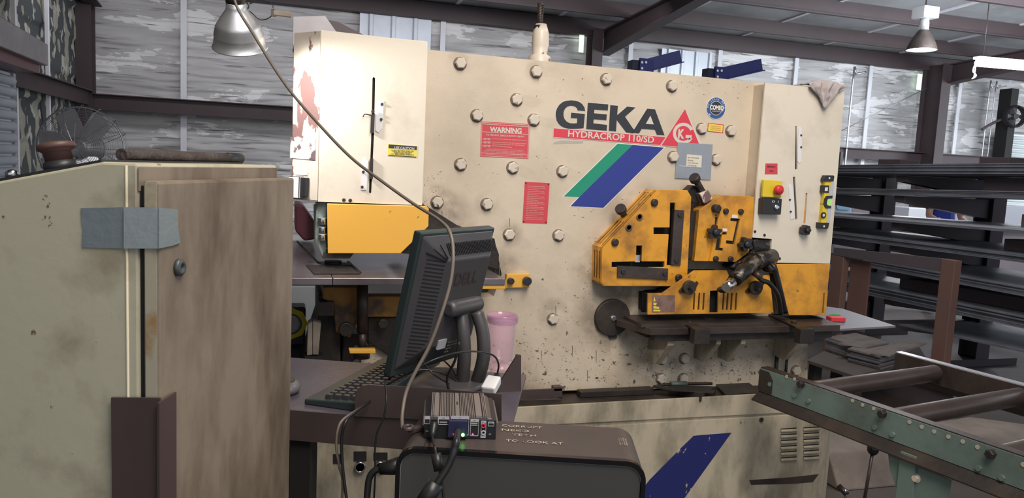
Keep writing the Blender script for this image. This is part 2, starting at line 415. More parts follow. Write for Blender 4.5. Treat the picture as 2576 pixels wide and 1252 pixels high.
trim(MB().box(-3, 20, 13.25, 13.42, 3.96, 4.235), 'beam')                       # eave strut
for i in range(8):                                                             # purlins
    y = 12.0 - 1.5 * i; z = rz_(y)
    mb = MB(); mb.box(-3, 20, y - .01, y + .01, z - .235, z - .003); mb.box(-3, 20, y - .08, y, z - .25, z - .235); trim(mb, 'beam')
for i in range(11):                                                            # seams of the roof insulation
    x = -1 + 1.9 * i
    mb = MB(); mb.hexa([(x, 3, rz_(3) - .02), (x + .07, 3, rz_(3) - .02), (x + .07, 13.2, rz_(13.2) - .02), (x, 13.2, rz_(13.2) - .02), (x, 3, rz_(3) + .01), (x + .07, 3, rz_(3) + .01), (x + .07, 13.2, rz_(13.2) + .01), (x, 13.2, rz_(13.2) + .01)]); trim(mb, 'strip')


def rafter(X, yk=13.2):
    mb = MB(); web = [(X, yk, 3.62), (X, 9.6, 3.98), (X, -3.5, 4.35), (X, -3.5, 4.80), (X, yk, 4.02)]
    mb.prism([(X - .012, p[1], p[2]) for p in web], (.024, 0, 0))
    for a, b in ((0, 1), (1, 2), (3, 4)):
        A = Vector(web[a]); B = Vector(web[b]); mb.obox((A + B) / 2, (.11, 0, 0), (B - A) / 2, (0, 0, .012))
    return trim(mb, 'beam')


for X in (-2.8, 5.62, 13.35): rafter(X)


def column(X, Y, w=.2, dpt=.24):
    mb = MB(); mb.box(X - .01, X + .01, Y - dpt, Y, 0, 4.05); mb.box(X - w / 2, X + w / 2, Y - dpt - .014, Y - dpt, 0, 4.05); mb.box(X - w / 2, X + w / 2, Y, Y + .014, 0, 4.05)
    trim(mb, 'beam')


column(-2.93, 13.35, .22); column(5.42, 13.3, .2, .28); column(13.2, 13.3, .24, .5)
g = pk(400, 262, 'y', 13.3).z
mb = MB(); mb.box(-2.95, 5.3, 13.22, 13.24, g - .13, g + .08); mb.box(-2.95, 5.3, 13.14, 13.24, g - .145, g - .13); mb.box(-2.95, 5.3, 13.14, 13.24, g + .08, g + .095); trim(mb, 'beam')
mb = MB(); mb.box(-2.9, -2.86, 3, 13.1, 2.12, 2.32); mb.box(-2.9, -2.78, 3, 13.1, 2.32, 2.335); trim(mb, 'beam')
mb = MB(); mb.box(5.6, 20, 13.22, 13.24, 2.0, 2.2); mb.box(5.6, 20, 13.12, 13.24, 2.2, 2.215); trim(mb, 'beam')
for px_, y_ in ((462, 100), (1114, 90), (1585, 150), (1810, 160), (2002, 180), (2184, 250), (2412, 250)):    # white strips over the insulation seams
    x = pk(px_, y_, 'y', 13.42).x; trim(MB().box(x - .045, x + .045, 13.405, 13.43, .2, 3.97), 'strip')
for px_ in (40, 122):
    p = pk(px_, 150, 'x', -2.94); trim(MB().box(-2.97, -2.93, p.y - .03, p.y + .03, .2, 3.9), 'strip')


def corr(name, x0, x1, z0, z1, Y, pitch, dep, mt, horiz=False, cut=None):
    mb = MB(); mb.box(x0, x1, Y, Y + .01, z0, z1)
    if horiz:
        z = z0
        while z < z1 - pitch * .5: mb.cyl((x0, Y, z + pitch / 2), (x1, Y, z + pitch / 2), pitch * .42, n=10); z += pitch
    else:
        x = x0 + pitch * .5
        while x < x1: mb.prism([(x - .05, Y, z0), (x - .025, Y - dep, z0), (x + .025, Y - dep, z0), (x + .05, Y, z0)], (0, 0, z1 - z0)); x += pitch
    return mb


a = pk(905, 60, 'y', 13.40); b = pk(1085, 60, 'y', 13.40)
corr('', a.x, b.x, 2.9, 3.96, 13.40, .38, .03, None).solo('metal_wall_panel', 'metalw', 'bare pale ribbed metal sheet on the far wall above the machine\'s left guard box', 'wall panel', 'bare metal wall panels')
a = pk(1664, 150, 'y', 13.40); b = pk(1790, 150, 'y', 13.40)
corr('', a.x, b.x, 2.6, 3.88, 13.40, .30, .03, None).solo('metal_wall_panel', 'metalw', 'bare pale ribbed metal sheet on the far wall between the two blue rack arms', 'wall panel', 'bare metal wall panels')
# roll-up style white slats at the far right of the far wall
a = pk(2524, 360, 'y', 13.15); mb = corr('', a.x, a.x + 3.2, .02, 2.75, 13.2, .1, .03, None, True); mb.struct('door_1', 'concretew')
trim(MB().box(a.x - .22, a.x - .02, 12.9, 13.2, 0, 3.7), 'blackm')
# daylight gaps beside the columns
for px_, y0, y1, hw in ((1463, 84, 131, 7), (2315, 187, 225, 9)):
    p0 = pk(px_ - hw, y1, 'y', 13.36); p1 = pk(px_ + hw, y0, 'y', 13.36)
    MB().box(p0.x, p1.x, 13.36, 13.375, p0.z, p1.z).struct('window_%d' % (1 if px_ < 2000 else 2), 'day')
# pale corrugated sheet, post and cabinet at the far left
mb = MB(); yA = pk(0, 250, 'x', -2.7).y; yB = pk(24, 250, 'x', -2.7).y
mb.box(-2.7, -2.69, yA - 2.5, yB, 0, 2.2)
z = .05
while z < 2.2: mb.cyl((-2.68, yA - 2.5, z), (-2.68, yB, z), .05, n=10); z += .115
mb.solo('corrugated_screen', 'metalw', 'pale horizontally ribbed metal screen by the left wall, cut by the photo edge', 'screen')
mb = MB(); p = pk(30, 250, 'x', -2.68).y; mb.box(-2.72, -2.66, yB + .001, yB + .071, 0, 2.2); mb.solo('screen_post', 'conduit', 'thin pale upright post at the end of the ribbed metal screen', 'post')
mb = MB(); p0 = pk(108, 165, 'x', -2.4); y1 = p0.y
mb.hexa([(-2.92, 3, 2.36), (-2.35, 3, 2.36), (-2.35, y1, p0.z), (-2.92, y1, p0.z), (-2.92, 3, 2.75), (-2.35, 3, 2.75), (-2.35, y1, p0.z + .22), (-2.92, y1, p0.z + .22)])
T = thing('wall_duct', 'pale grey sheet metal duct with a red underside along the left wall', 'duct', (-2.6, y1 - 1, 2.3))
mb.build('duct_body', 'hood', T, .01)
MB().box(-2.85, -2.42, 4, y1 - .05, 2.215, 2.355).build('red_skirt', 'maroon', T)

# ================================================================== IRONWORKER
YP = 2.66; YB = 2.585
MC = thing('ironworker_machine', 'large cream and yellow hydraulic punching and shearing machine with worn paint', 'metalworking machine', (1.1, 2.9, 0))
ZT = .645
mb = MB(); mb.px([(1070, 124), (1900, 206), (2036, 218), (2031, 970), (905, 992), (915, 770), (1242, 745), (1262, 690), (1244, 600), (1150, 566), (1062, 512)], YP, .09, m=0)
def specks(mb, box, n, Y, m, smin=1.0, smax=4.5, vert=.3, th=.0004):   # chipped paint and scratches
    x0, y0, x1, y1 = box
    for _ in range(n):
        x = random.uniform(x0, x1); y = random.uniform(y0, y1); l = random.uniform(smin, smax) * random.uniform(.5, 1); w_ = random.uniform(.35, 1.2); a_ = (PI / 2 if random.random() < vert else 0) + random.uniform(-.6, .6)
        k = random.choice((4, 5, 6)); P_ = []
        for j in range(k): t = 2 * PI * j / k; u_ = l * math.cos(t) * random.uniform(.6, 1.1); v_ = w_ * math.sin(t) * random.uniform(.6, 1.2); P_.append((x + u_ * math.cos(a_) - v_ * math.sin(a_), y + u_ * math.sin(a_) + v_ * math.cos(a_)))
        mb.px(P_, Y - th, th, m=m)


for bx, n_ in (((1320, 860, 1640, 965), 150), ((1640, 900, 1900, 955), 150), ((1330, 760, 1480, 860), 30), ((1090, 200, 1480, 480), 26), ((1420, 540, 1500, 760), 22), ((1060, 430, 1110, 520), 30), ((1700, 200, 1890, 240), 26), ((1600, 840, 1900, 900), 40), ((1250, 850, 1330, 960), 30), ((1440, 460, 1620, 560), 16)): specks(mb, bx, n_, YP, 1)
for x, y, l in ((1112, 530, 30), (1120, 545, 50), (1133, 560, 26), (1246, 655, 40), (1238, 672, 30), (1256, 665, 28), (1282, 548, 24), (1398, 768, 20), (1440, 868, 30), (1500, 880, 34), (1478, 930, 30), (1362, 880, 26)):
    mb.px([(x - .9, y), (x + .9, y + 2), (x + .5, y + l), (x - .6, y + l - 3)], YP - .0004, .0004, m=1)
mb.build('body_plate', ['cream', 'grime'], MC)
mb = MB(); xr = pk(1880, 300, 'y', YP).x; mb.box(.52, xr + .3, YP + .09, 3.25, 1.25, 1.86); mb.box(.8, xr + .3, YP + .09, 3.25, .2, 1.3); mb.build('frame_body', 'creambase', MC, .01)
# bolts
BL = [(1158, 159), (1349, 180), (1525, 199), (1690, 216), (1300, 250), (1200, 290), (1343, 301), (1159, 413), (1290, 421), (1415, 430), (1100, 508), (1225, 513), (1281, 589), (1405, 591), (1693, 394), (1801, 401), (1765, 323), (1838, 329), (1391, 801), (1666, 902), (1721, 900), (1663, 951), (1718, 951), (2001, 931), (939, 853)]
for i, (x, y) in enumerate(BL):
    c = pk(x, y, 'y', YP); mb = MB(); a = random.random() * PI
    mb.lathe([(.0245, 0), (.0235, -.0015)], c + V(-.001, 0, -.002), (0, 1, 0), 24, 1)
    mb.lathe([(.0205, 0), (.0205, -.013), (.017, -.016)], c, (0, 1, 0), 6, 0, False, ph=a)
    mb.build('bolt', ['bolt', 'grime'], MC)
# lifting eye rod
p = pk(1357, 150, 'y', 2.85); q = pk(1359, 8, 'y', 2.85); n1 = pk(1358, 70, 'y', 2.85); k = pk(1358, 62, 'y', 2.85)
mb = MB(); mb.cyl(n1, q, .0105, n=14)
zz = n1.z
while zz < q.z - .004: mb.cyl((n1.x, n1.y, zz), (n1.x, n1.y, zz + .003), .0125, .0105, n=14); zz += .006
mb.build('threaded_rod', 'steel', MC)
mb = MB(); mb.lathe([(.045, -.08), (.045, .01), (.03, .02), (.035, .05), (.033, .10), (.021, .135), (.018, n1.z - p.z)], p, (0, 0, 1), 10); mb.build('lifting_eye', 'creamworn', MC)
mb = MB(); mb.lathe([(.024, -.012), (.024, .008)], n1, (0, 0, 1), 6, 0, False); mb.build('nut', 'boltd', MC)
# left guard box
zt = pk(808, 75, 'y', YB).z; zb = pk(800, 507, 'y', YB).z; x0 = pk(804, 300, 'y', YB).x; x1 = pk(1069, 300, 'y', YB).x; ch = .095
zt2 = pk(1076, 106, 'y', YB).z
slot = [(937, 197), (940, 193), (944, 197), (941, 340), (934, 484), (931, 487), (928, 483), (934, 340)]
mb = MB(); mb.px([(808, 75), (1076, 106), (1062, 516), (800, 507)], YB, .010, [slot]); mb.build('guard_front', 'creambox', MC)
mb = MB(); mb.prism([(x0, YB + .010, zb), (x1, YB + .010, zb), (x1, 3.05, zb), (x0 - ch * .85, 3.05, zb), (x0 - ch * .85, YB + ch, zb), (x0 - .002, YB + .004, zb)], (0, 0, zt - zb - .003)); mb.build('guard_box', 'creambox', MC)
mb = MB(); xa = x0 - ch * .85; d = V(xa - x0, ch, 0); nn = V(-ch, xa - x0, 0).normalized()
A = V(x0 - .001, YB + .003, zb + .004); mb.prism([A, A + d, A + d + V(0, 0, zt - zb - .008), A + V(0, 0, zt - zb - .008)], nn * .002); mb.build('guard_corner_panel', 'creamworn', MC, label='chamfered corner panel with flaked paint')
mb = MB(); mb.px([(930, 188), (950, 188), (945, 492), (925, 492)], YB + .0095, .0005); mb.build('guard_slot_shade', 'blackm', MC)  # black sheet painting the shade inside the slot
for pts, dots in (([(948, 252), (965, 254), (961, 322), (953, 334), (944, 328)], [(961, 262), (959, 300)]), ([(911, 405), (919, 396), (926, 404), (922, 478), (908, 478)], [(911, 470), (914, 432)])):
    mb = MB(); mb.px(pts, YB - .003, .003)
    for x, y in dots: mb.lathe([(.005, 0), (.004, -.005)], pk(x, y, 'y', YB - .003), (0, 1, 0), 10, 1)
    mb.build('scale_plate', ['white', 'boltd'], MC)
mb = MB(); mb.px([(934, 290), (943, 285), (941, 335), (932, 333)], YB - .012, .02); mb.px([(931, 400), (939, 398), (938, 450), (930, 450)], YB - .012, .02)
mb.lathe([(.006, 0), (.005, -.006)], pk(938, 280, 'y', YB - .010), (0, 1, 0), 12); mb.tube([pk(934, 290, 'y', YB - .006), pk(918, 287, 'y', YB - .012), pk(913, 294, 'y', YB - .012)], .002, 6)
mb.build('slide_pointer', 'boltd', MC)
mb = MB(); R_ = V(1, 0, 0); Z_ = V(0, 0, 1)
mb.px([(976, 362), (1050, 367), (1048, 397), (975, 392)], YB - .0012, .0012); mb.px([(978, 363), (1049, 368), (1048.5, 377), (977.5, 372.5)], YB - .0018, .0006, m=1); mb.px([(977, 389), (1047, 394), (1047, 396), (977, 391)], YB - .0018, .0006, m=1)
mb.text('USE CAUTION', pk(1017, 375.5, 'y', YB - .002), R_, Z_, .0085, .068, .02, 2, align='CENTER')
for k_, t_ in enumerate(('WHEN SETTING AND OR', 'STROKE LIMIT NUTS AND PUNCH', 'KEEP HANDS CLEAR', 'OF MOVING PARTS')): mb.text(t_, pk(1012, 380.2 + 3.1 * k_, 'y', YB - .002), R_, Z_, .0034, .078 - .012 * (k_ % 3), .02, 1, align='CENTER')
mb.build('caution_label', ['sticky', 'logob', 'stickc'], MC)
# label remnants and switch on the corner panel
def corner(px_, py_): return pkp(px_, py_, A, nn)
mb = MB(); mb.prism([corner(x, y) + nn * .003 for x, y in ((733, 345), (796, 349), (795, 403), (732, 397))], nn * .0012); mb.build('worn_label', mat('worn_label', (.60, .55, .52), .4, dirt=((.14, .10, .10), 1, 22, .52, .56)), MC)
mb = MB(); mb.prism([corner(x, y) + nn * .003 for x, y in ((746, 431), (777, 433), (776, 441), (745, 439))], nn * .0012); mb.build('small_label', 'stickc', MC)
mb = MB(); mb.prism([corner(x, y) + nn * .004 for x, y in ((741, 444), (768, 444), (766, 499), (738, 497))], nn * .022, m=1); mb.prism([corner(x, y) + nn * .004 for x, y in ((764, 446), (781, 447), (779, 495), (763, 497))], nn * .017); mb.build('power_switch', ['black', 'white'], MC, .002)
for x, y in ((865, 503), (881, 504)):
    MB().lathe([(.0065, 0), (.005, -.004)], pk(x, y, 'y', YB), (0, 1, 0), 8).build('guard_screw', 'boltd', MC)
# top cover behind the left box
mb = MB(); zc = 2.0
P = [pk(738, 42, 'y', 2.95), pk(818, 40, 'y', 2.95), pk(873, 76, 'y', 2.95)]; b0 = pk(1005, 92, 'y', 2.95)
mb.prism([(P[0].x, 2.95, zt - .02), (P[0].x, 2.95, P[0].z), (P[1].x, 2.95, P[1].z), (P[2].x + .02, 2.95, zt - .02)], (0, .10, 0), m=0)
mb.prism([(P[1].x + .002, 3.0, P[1].z - .004), (P[1].x + .05, 3.0, P[1].z - .008), (b0.x + .05, 3.0, zt - .01), (P[2].x, 3.0, zt - .01)], (0, .12, 0), m=1); mb.build('top_cover', ['hood', 'rackm'], MC)
# yellow guard under it
mb = MB(); mb.px([(823, 512), (1072, 518), (1079, 524), (1078, 569), (1008, 637), (825, 637)], YB - .012, .014); mb.build('punch_guard', 'yellowc', MC, .002)
mb = MB(); mb.px([(796, 507), (822, 509), (822, 640), (812, 648), (800, 620), (793, 612)], YB + .03, .10, m=0); mb.px([(790, 515), (800, 515), (799, 610), (791, 610)], YB + .10, .05, m=1)
for y, r in ((555, .017), (578, .014), (596, .015)): p = pk(812, y, 'y', YB + .02); mb.cyl(p - V(0, 0, .012), p + V(0, 0, .012), r, n=16, m=2)
mb.build('punch_holder', ['greeng', 'yellowr', 'chrome'], MC, .003)
mb = MB(); mb.px([(814, 636), (890, 637), (880, 650), (812, 650)], YB + .01, .12); mb.px([(826, 520), (1070, 523), (1000, 630), (826, 630)], YB + .01, .3); mb.px([(1005, 636), (1078, 569), (1076, 520), (1150, 566), (1100, 600), (1040, 640)], YB + .06, .35); mb.build('punch_head', 'dark', MC)
# maroon chute behind punch
mb = MB(); mb.px([(742, 512), (762, 516), (794, 560), (794, 602), (765, 606), (742, 580)], 3.3, .25); mb.build('slug_chute', 'maroon', MC, .01)
# punch table
TZ = 1.125; p0 = pk(700, 700, 'z', TZ); 
yf = 2.40; yb = 3.42
mb = MB(); xs = pk(840, 706, 'z', TZ).x; mb.box(-.25, xs - .0015, yf, yb, TZ - .022, TZ); mb.box(xs + .0005, .715, yf, YP - .01, TZ - .022, TZ); mb.box(xs + .0005, .70, YP - .01, yb, TZ - .022, TZ)
mb.build('punch_table', 'plate', MC, .0015)
mb = MB(); zi = TZ + .001
for q in (((770, 668), (880, 672), (905, 690), (790, 690)), ((800, 660), (870, 662), (885, 668), (815, 668))):
    mb.prism([pk(x, y, 'z', zi) for x, y in q], (0, 0, .004))
mb.prism([pk(x, y, 'z', zi) for x, y in ((872, 657), (878, 657), (910, 686), (904, 687))], (0, 0, .002)); mb.prism([pk(x, y, 'z', zi) for x, y in ((745, 606), (749, 606), (803, 660), (799, 661))], (0, 0, .0015)); mb.lathe([(.03, 0), (.03, .012), (.018, .012)], pk(838, 664, 'z', zi), (0, 0, 1), 20, 0)
mb.build('die_insert', 'dark', MC)
mb = MB(); mb.px([(1060, 702), (1272, 702), (1272, 727), (1060, 727)], yf + .004, .02); mb.build('table_bracket', 'yellowc', MC, .002)
mb = MB(); mb.px([(1275, 689), (1333, 688), (1332, 723), (1272, 724)], YP - .02, .02); mb.build('table_bracket', 'yellowc', MC, .002)
for x, r in ((1324, .016), (1283, .012)):
    mb = MB(); c = pk(x, 705.5, 'y', YP - .02); mb.cyl(c, c - V(0, .02, 0), r); mb.build('bracket_knob', 'black', MC, .002)
mb = MB(); mb.px([(1226, 600), (1246, 612), (1256, 640), (1254, 680), (1222, 670)], YP - .03, .03); mb.build('throat_shield', 'dark', MC, .004)
# workings below the punch table
mb = MB(); mb.px([(812, 722), (905, 722), (905, 800), (880, 850), (845, 835), (838, 760), (812, 752)], 2.62, .2); mb.build('lower_bracket', 'yellowr', MC, .004)
mb = MB(); mb.px([(922, 745), (1020, 745), (1020, 797), (922, 797)], 2.60, .06); mb.build('lower_beam', 'yellowr', MC, .003)
mb = MB(); a = pk(912, 712, 'y', 2.58); b = pk(912, 835, 'y', 2.58); mb.cyl(a, b, .019); mb.cyl(b, b - V(0, 0, .06), .014); mb.cyl(b - V(0, 0, .05), b - V(0, 0, .09), .028); mb.build('support_screw', 'steel', MC)
mb = MB(); mb.px([(800, 740), (852, 740), (858, 930), (760, 935), (780, 860), (800, 800)], 2.66, .25); mb.px([(862, 840), (905, 840), (900, 900), (860, 930)], 2.7, .2); mb.px([(925, 797), (1010, 797), (1010, 850), (985, 900), (925, 860)], 2.625, .2)
c = pk(870, 826, 'y', 2.60); mb.lathe([(.025, 0), (.025, -.02)], c, (0, 1, 0), 20); c = pk(962, 812, 'y', 2.60); mb.lathe([(.02, 0), (.02, -.02)], c, (0, 1, 0), 6, 0, False)
mb.build('lower_frame', 'dark', MC, .004)
mb = MB(); mb.px([(802, 760), (842, 758), (840, 795), (801, 795)], 2.60, .05); mb.build('limit_block', 'steel', MC, .003)
mb = MB(); mb.px([(878, 879), (945, 879), (945, 889), (880, 889)], 2.50, .03); mb.build('lower_step', 'yellowc', MC, .002)
# right guard box
XR = 1.787; YF = 2.57
def rx(y): return pk(1925 - (y - 208) * .0823, y, 'y', YF)
mb = MB(); hol = [[(2001, 317), (2004, 317), (2006, 425), (2002, 427), (2000, 425)], [(1995, 445), (2000, 444), (2006, 550), (2003, 554), (2001, 552)], [(2027, 485), (2031, 485), (2026, 562), (2021, 562)]]
mb.px([(1925, 208), (2125, 227), (2088, 663), (1956, 660), (1938, 653), (1942, 601), (1893, 597)], YF, .008, hol); mb.build('guard_front', 'creambox', MC)
zt_ = pk(1925, 208, 'y', YF).z; zb_ = pk(1893, 597, 'y', YF).z; xe = pk(2107, 440, 'y', YF).x; zl = pk(2088, 663, 'y', YF).z
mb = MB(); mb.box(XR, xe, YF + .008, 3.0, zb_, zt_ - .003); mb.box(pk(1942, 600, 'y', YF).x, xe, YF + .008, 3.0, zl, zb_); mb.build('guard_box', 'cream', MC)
mb = MB()
for q in ([(1998, 312), (2010, 312), (2010, 430), (1998, 430)], [(1990, 441), (2010, 441), (2010, 557), (1990, 557)]): mb.px(q, YF + .0072, .0008)
mb.build('guard_slot_shade', 'blackm', MC)  # black sheets painting the dark depth of both slots
mb = MB(); mb.px([(2018, 482), (2034, 482), (2030, 565), (2016, 565)], YF + .0072, .0008); mb.build('slot_backing', 'yellow', MC)
for pts, dots in (([(2009, 321), (2017, 322), (2016, 405), (2011, 411), (2006, 405)], [(2015, 340), (2015, 370)]), ([(1984, 470), (1989, 462), (1994, 468), (1999, 549), (1989, 552)], [(1987, 502), (1989, 532)])):
    mb = MB(); mb.px(pts, YF - .002, .002)
    for x, y in dots: mb.lathe([(.004, 0), (.003, -.004)], pk(x, y, 'y', YF - .002), (0, 1, 0), 10, 1)
    mb.build('scale_plate', ['white', 'boltd'], MC)
mb = MB(); mb.px([(1926, 411), (1956, 411), (1956, 438), (1924, 438)], YF - .001, .001)
mb.text('EMERGENCY', pk(1940.5, 421, 'y', YF - .0012), R_, Z_, .006, .038, .02, 1, align='CENTER'); mb.text('STOP', pk(1940.5, 432, 'y', YF - .0012), R_, Z_, .006, .018, .02, 1, align='CENTER'); mb.build('stop_label', ['signr', 'logob'], MC)
mb = MB(); mb.px([(1922, 452), (1969, 455), (1966, 497), (1919, 495)], YF - .030, .014, m=0); mb.px([(1922, 452), (1969, 455), (1966, 497), (1919, 495)], YF - .016, .016, m=1)
mb.build('stop_switch_box', ['signy', 'black'], MC, .002)
mb = MB(); c = pk(1952, 477, 'y', YF - .030); mb.lathe([(.010, 0), (.010, -.012), (.019, -.014), (.019, -.024), (.013, -.030), (.001, -.031)], c, (0, 1, 0), 24); mb.build('stop_button', 'redp', MC)
mb = MB(); mb.px([(1921, 499), (1968, 500), (1965, 540), (1919, 539)], YF - .035, .035); mb.build('key_switch_box', 'black', MC, .003)
mb = MB(); c = pk(1953, 521, 'y', YF - .035); mb.lathe([(.012, 0), (.011, -.005), (.006, -.006)], c, (0, 1, 0), 20); mb.build('key_barrel', 'chrome', MC)
mb = MB(); mb.text('0 1', pk(1950, 509, 'y', YF - .0352), R_, Z_, .008, .03, 0, align='CENTER'); mb.build('switch_lettering', 'white', MC)


def star(mb, c, r, lobes, th, m=0, ph=0, deep=.34):
    P = [];
    for j in range(lobes * 8):
        a = 2 * PI * j / (lobes * 8) + ph; rr = r * (1 - deep * (.5 - .5 * math.cos(lobes * (a - ph))) ** 1.3); P.append(c + V(rr * math.cos(a), 0, rr * math.sin(a)))
    mb.prism(P, (0, th, 0), m=m); mb.lathe([(r * .5, 0), (r * .42, -.012), (r * .2, -.013)], c, (0, 1, 0), 16, m)


mb = MB(); star(mb, pk(2030, 579, 'y', YF - .03), .021, 7, .022, deep=.15); mb.cyl(pk(2028, 578, 'y', YF), pk(2028, 578, 'y', YF - .012), .012); mb.build('adjusting_knob', 'black', MC)
for x, y in ((1899, 582), (1923, 591), (1945, 630), (1961, 650)): MB().lathe([(.006, 0), (.005, -.003)], pk(x, y, 'y', YF), (0, 1, 0), 8).build('guard_screw', 'boltd', MC)
mb = MB(); mb.px([(1953, 664), (2088, 664), (2083, 720), (2078, 792), (1985, 792), (1970, 735)], YF - .002, .01, [[(2072, 737), (2075, 737), (2072, 792 - 4), (2068, 792 - 4)]]); mb.build('lower_guard', 'yellow', MC, .001)
mb = MB(); mb.px([(1944, 604), (2088, 664), (2076, 788), (1950, 788)], YF + .06, .3); mb.build('shear_interior', 'dark', MC)
# big angle-shear guard
def c7(pts): return [(1480 + x / 3.13, 430 + y / 3.13) for x, y in pts]
YG = 2.575
o = c7([(530, 148), (782, 152), (812, 205), (778, 860), (700, 908), (120, 905), (96, 880), (103, 600)])
h = [c7([(645, 250), (685, 250), (680, 742), (618, 742), (634, 498), (515, 498), (515, 445), (641, 445)]), c7([(185, 717), (376, 712), (379, 587), (425, 587), (420, 712), (600, 712), (600, 758), (185, 758)])]
mb = MB(); mb.px(o, YG, .012, h); mb.build('shear_guard', 'yellow', MC, .0015)
mb = MB(); mb.px(c7([(540, 160), (775, 162), (800, 210), (768, 850), (690, 895), (130, 893), (110, 870), (115, 610)]), YG + .045, .035); mb.build('shear_body', 'blackm', MC)
# vented side faces running back to the plate
def side(a, b, nslot, fr=(.12, .9)):
    P0 = pk(*c7([a])[0], 'y', YG); P1 = pk(*c7([b])[0], 'y', YG); D = V(0, YP - YG, 0); L = P1 - P0; holes = []
    for i in range(nslot):
        v0 = .10 + .85 * i / nslot; v1 = v0 + .85 / nslot * .55
        for (u0, u1) in ((fr[0], .46), (.56, fr[1])) if L.length > .2 else ((fr[0], fr[1]),):
            holes.append([P0 + L * u0 + D * v0, P0 + L * u1 + D * v0, P0 + L * u1 + D * v1, P0 + L * u0 + D * v1])
    nrm = L.cross(D).normalized() * .003
    MB().prism([P0, P1, P1 + D, P0 + D], nrm, holes).build('vent_panel', 'yellow', MC)


side((530, 148), (103, 600), 3, (.05, .96)); side((103, 600), (96, 880), 3)
MB().prism([pk(*c7([(96, 880)])[0], 'y', YG), pk(*c7([(120, 905)])[0], 'y', YG), pk(*c7([(120, 905)])[0], 'y', YG) + V(0, YP - YG, 0), pk(*c7([(96, 880)])[0], 'y', YG) + V(0, YP - YG, 0)], (.001, 0, .003)).build('vent_panel', 'yellow', MC)
mb = MB(); mb.px(c7([(680, 303), (757, 310), (727, 745), (652, 738)]), YG - .008, .022); 
for q in ((722, 343), (695, 704)): mb.lathe([(.0095, 0), (.0095, -.006)], pk(*c7([q])[0], 'y', YG - .008), (0, 1, 0), 18, 1)
mb.build('shear_blade', ['steel', 'boltd'], MC, .001)
mb = MB(); mb.px(c7([(234, 748), (630, 768), (627, 856), (230, 838)]), YG - .008, .022)
for q in ((275, 790), (603, 806)): mb.lathe([(.0095, 0), (.0095, -.006)], pk(*c7([q])[0], 'y', YG - .008), (0, 1, 0), 18, 1)
mb.build('shear_blade', ['steel', 'boltd'], MC, .001)
mb = MB(); mb.px(c7([(372, 662), (410, 660), (405, 717), (366, 717)]), YG + .02, .004); mb.build('bright_shim', 'sheetb', MC)
for q in ((517, 248), (207, 560), (707, 838)):
    MB().lathe([(.0135, 0), (.0135, -.009), (.010, -.011)], pk(*c7([q])[0], 'y', YG), (0, 1, 0), 24).build('guard_bolt', 'boltd', MC)
for q in ((402, 360), (318, 445)):
    mb = MB(); mb.lathe([(.0130, 0), (.0130, -.004), (.0085, -.004), (.0085, -.0005)], pk(*c7([q])[0], 'y', YG), (0, 1, 0), 24, caps=False); mb.lathe([(.009, -.001), (.0001, -.001)], pk(*c7([q])[0], 'y', YG), (0, 1, 0), 24, 1); mb.build('threaded_hole', ['yellowr', 'blackm'], MC)
# hold-down screws
def screw(a, b, yn, rh, rs, name='hold_down_screw', hd=.022):
    A_ = pk(*a, 'y', yn - .03); B_ = pk(*b, 'y', yn + .02); dd = (B_ - A_).normalized(); mb = MB(); mb.lathe([(rh * .85, 0), (rh, .004), (rh, hd - .003), (rh * .9, hd)], A_, dd, 28); mb.cyl(A_ + dd * .02, B_, rs); mb.build(name, 'boltd', MC)


screw((1560, 523), (1572, 546), 2.62, .021, .0125); screw((1745, 444), (1776, 497), 2.60, .021, .0125)
mb = MB(); mb.px(c7([(880, 180), (945, 150), (982, 215), (940, 250), (915, 260)]), 2.575, .05); mb.build('screw_block', 'creamworn', MC, .003)
mb = MB(); mb.px(c7([(785, 155), (830, 110), (885, 130), (930, 170), (880, 260), (815, 250)]), 2.61, .05); mb.lathe([(.016, 0), (.016, -.05)], pk(*c7([(968, 290)])[0], 'y', 2.60), (0, 1, 0), 16); mb.px(c7([(935, 235), (1000, 245), (995, 300), (945, 295)]), 2.585, .05); mb.build('screw_housing', 'dark', MC, .004)
# punching/notching guard
YN = 2.575
mb = MB(); mb.px(c7([(1045, 190), (1307, 203), (1287, 560), (1262, 640), (1160, 717), (835, 708), (875, 305)]), YN, .05); mb.build('notcher_guard', 'yellow', MC, .0015)
mb = MB(); mb.px(c7([(810, 318), (868, 318), (832, 690), (780, 688)]), YN + .02, .06)
mb.build('notcher_side', 'dark', MC)
def c7y(p, Y): return pk(*c7([p])[0], 'y', Y)
cs = [c7([(1120, 372), (1195, 376), (1152, 578), (1083, 570), (1086, 545), (1136, 550), (1168, 397), (1118, 392)]), c7([(1060, 480), (1092, 482), (1090, 500), (1050, 500), (1050, 515), (1038, 604), (1062, 608), (1060, 628), (998, 622), (1020, 500), (1048, 497)])]
mb = MB(); mb.px(c7([(1045, 280), (1160, 286), (1245, 300), (1155, 716), (955, 708)]), YN - .010, .009, cs); mb.px(c7([(1000, 360), (1205, 360), (1170, 640), (985, 640)]), YN - .0012, .0011, m=1)
mb.build('cover_plate', ['yellow', 'blackm'], MC)
for q in ((1080, 316), (1197, 320), (1000, 690), (1117, 692)): MB().lathe([(.011, 0), (.011, -.008), (.008, -.010)], c7y(q, YN - .010), (0, 1, 0), 20).build('guard_bolt', 'boltd', MC)
mb = MB(); mb.px(c7([(1133, 343), (1177, 349), (1175, 372), (1131, 369)]), YN - .012, .002); mb.px(c7([(1058, 450), (1095, 455), (1092, 476), (1060, 474)]), YN - .012, .002); mb.build('scale_sticker', 'white', MC)
for q, ph, r in (((1003, 483), .3, .029), ((1250, 578), .75, .030)):
    mb = MB(); c = c7y(q, YN - .035); star(mb, c, r, 5, .022, ph=ph, deep=.42); mb.cyl(c + V(0, .02, 0), c + V(0, .035, 0), .012); mb.build('star_knob', 'black', MC)
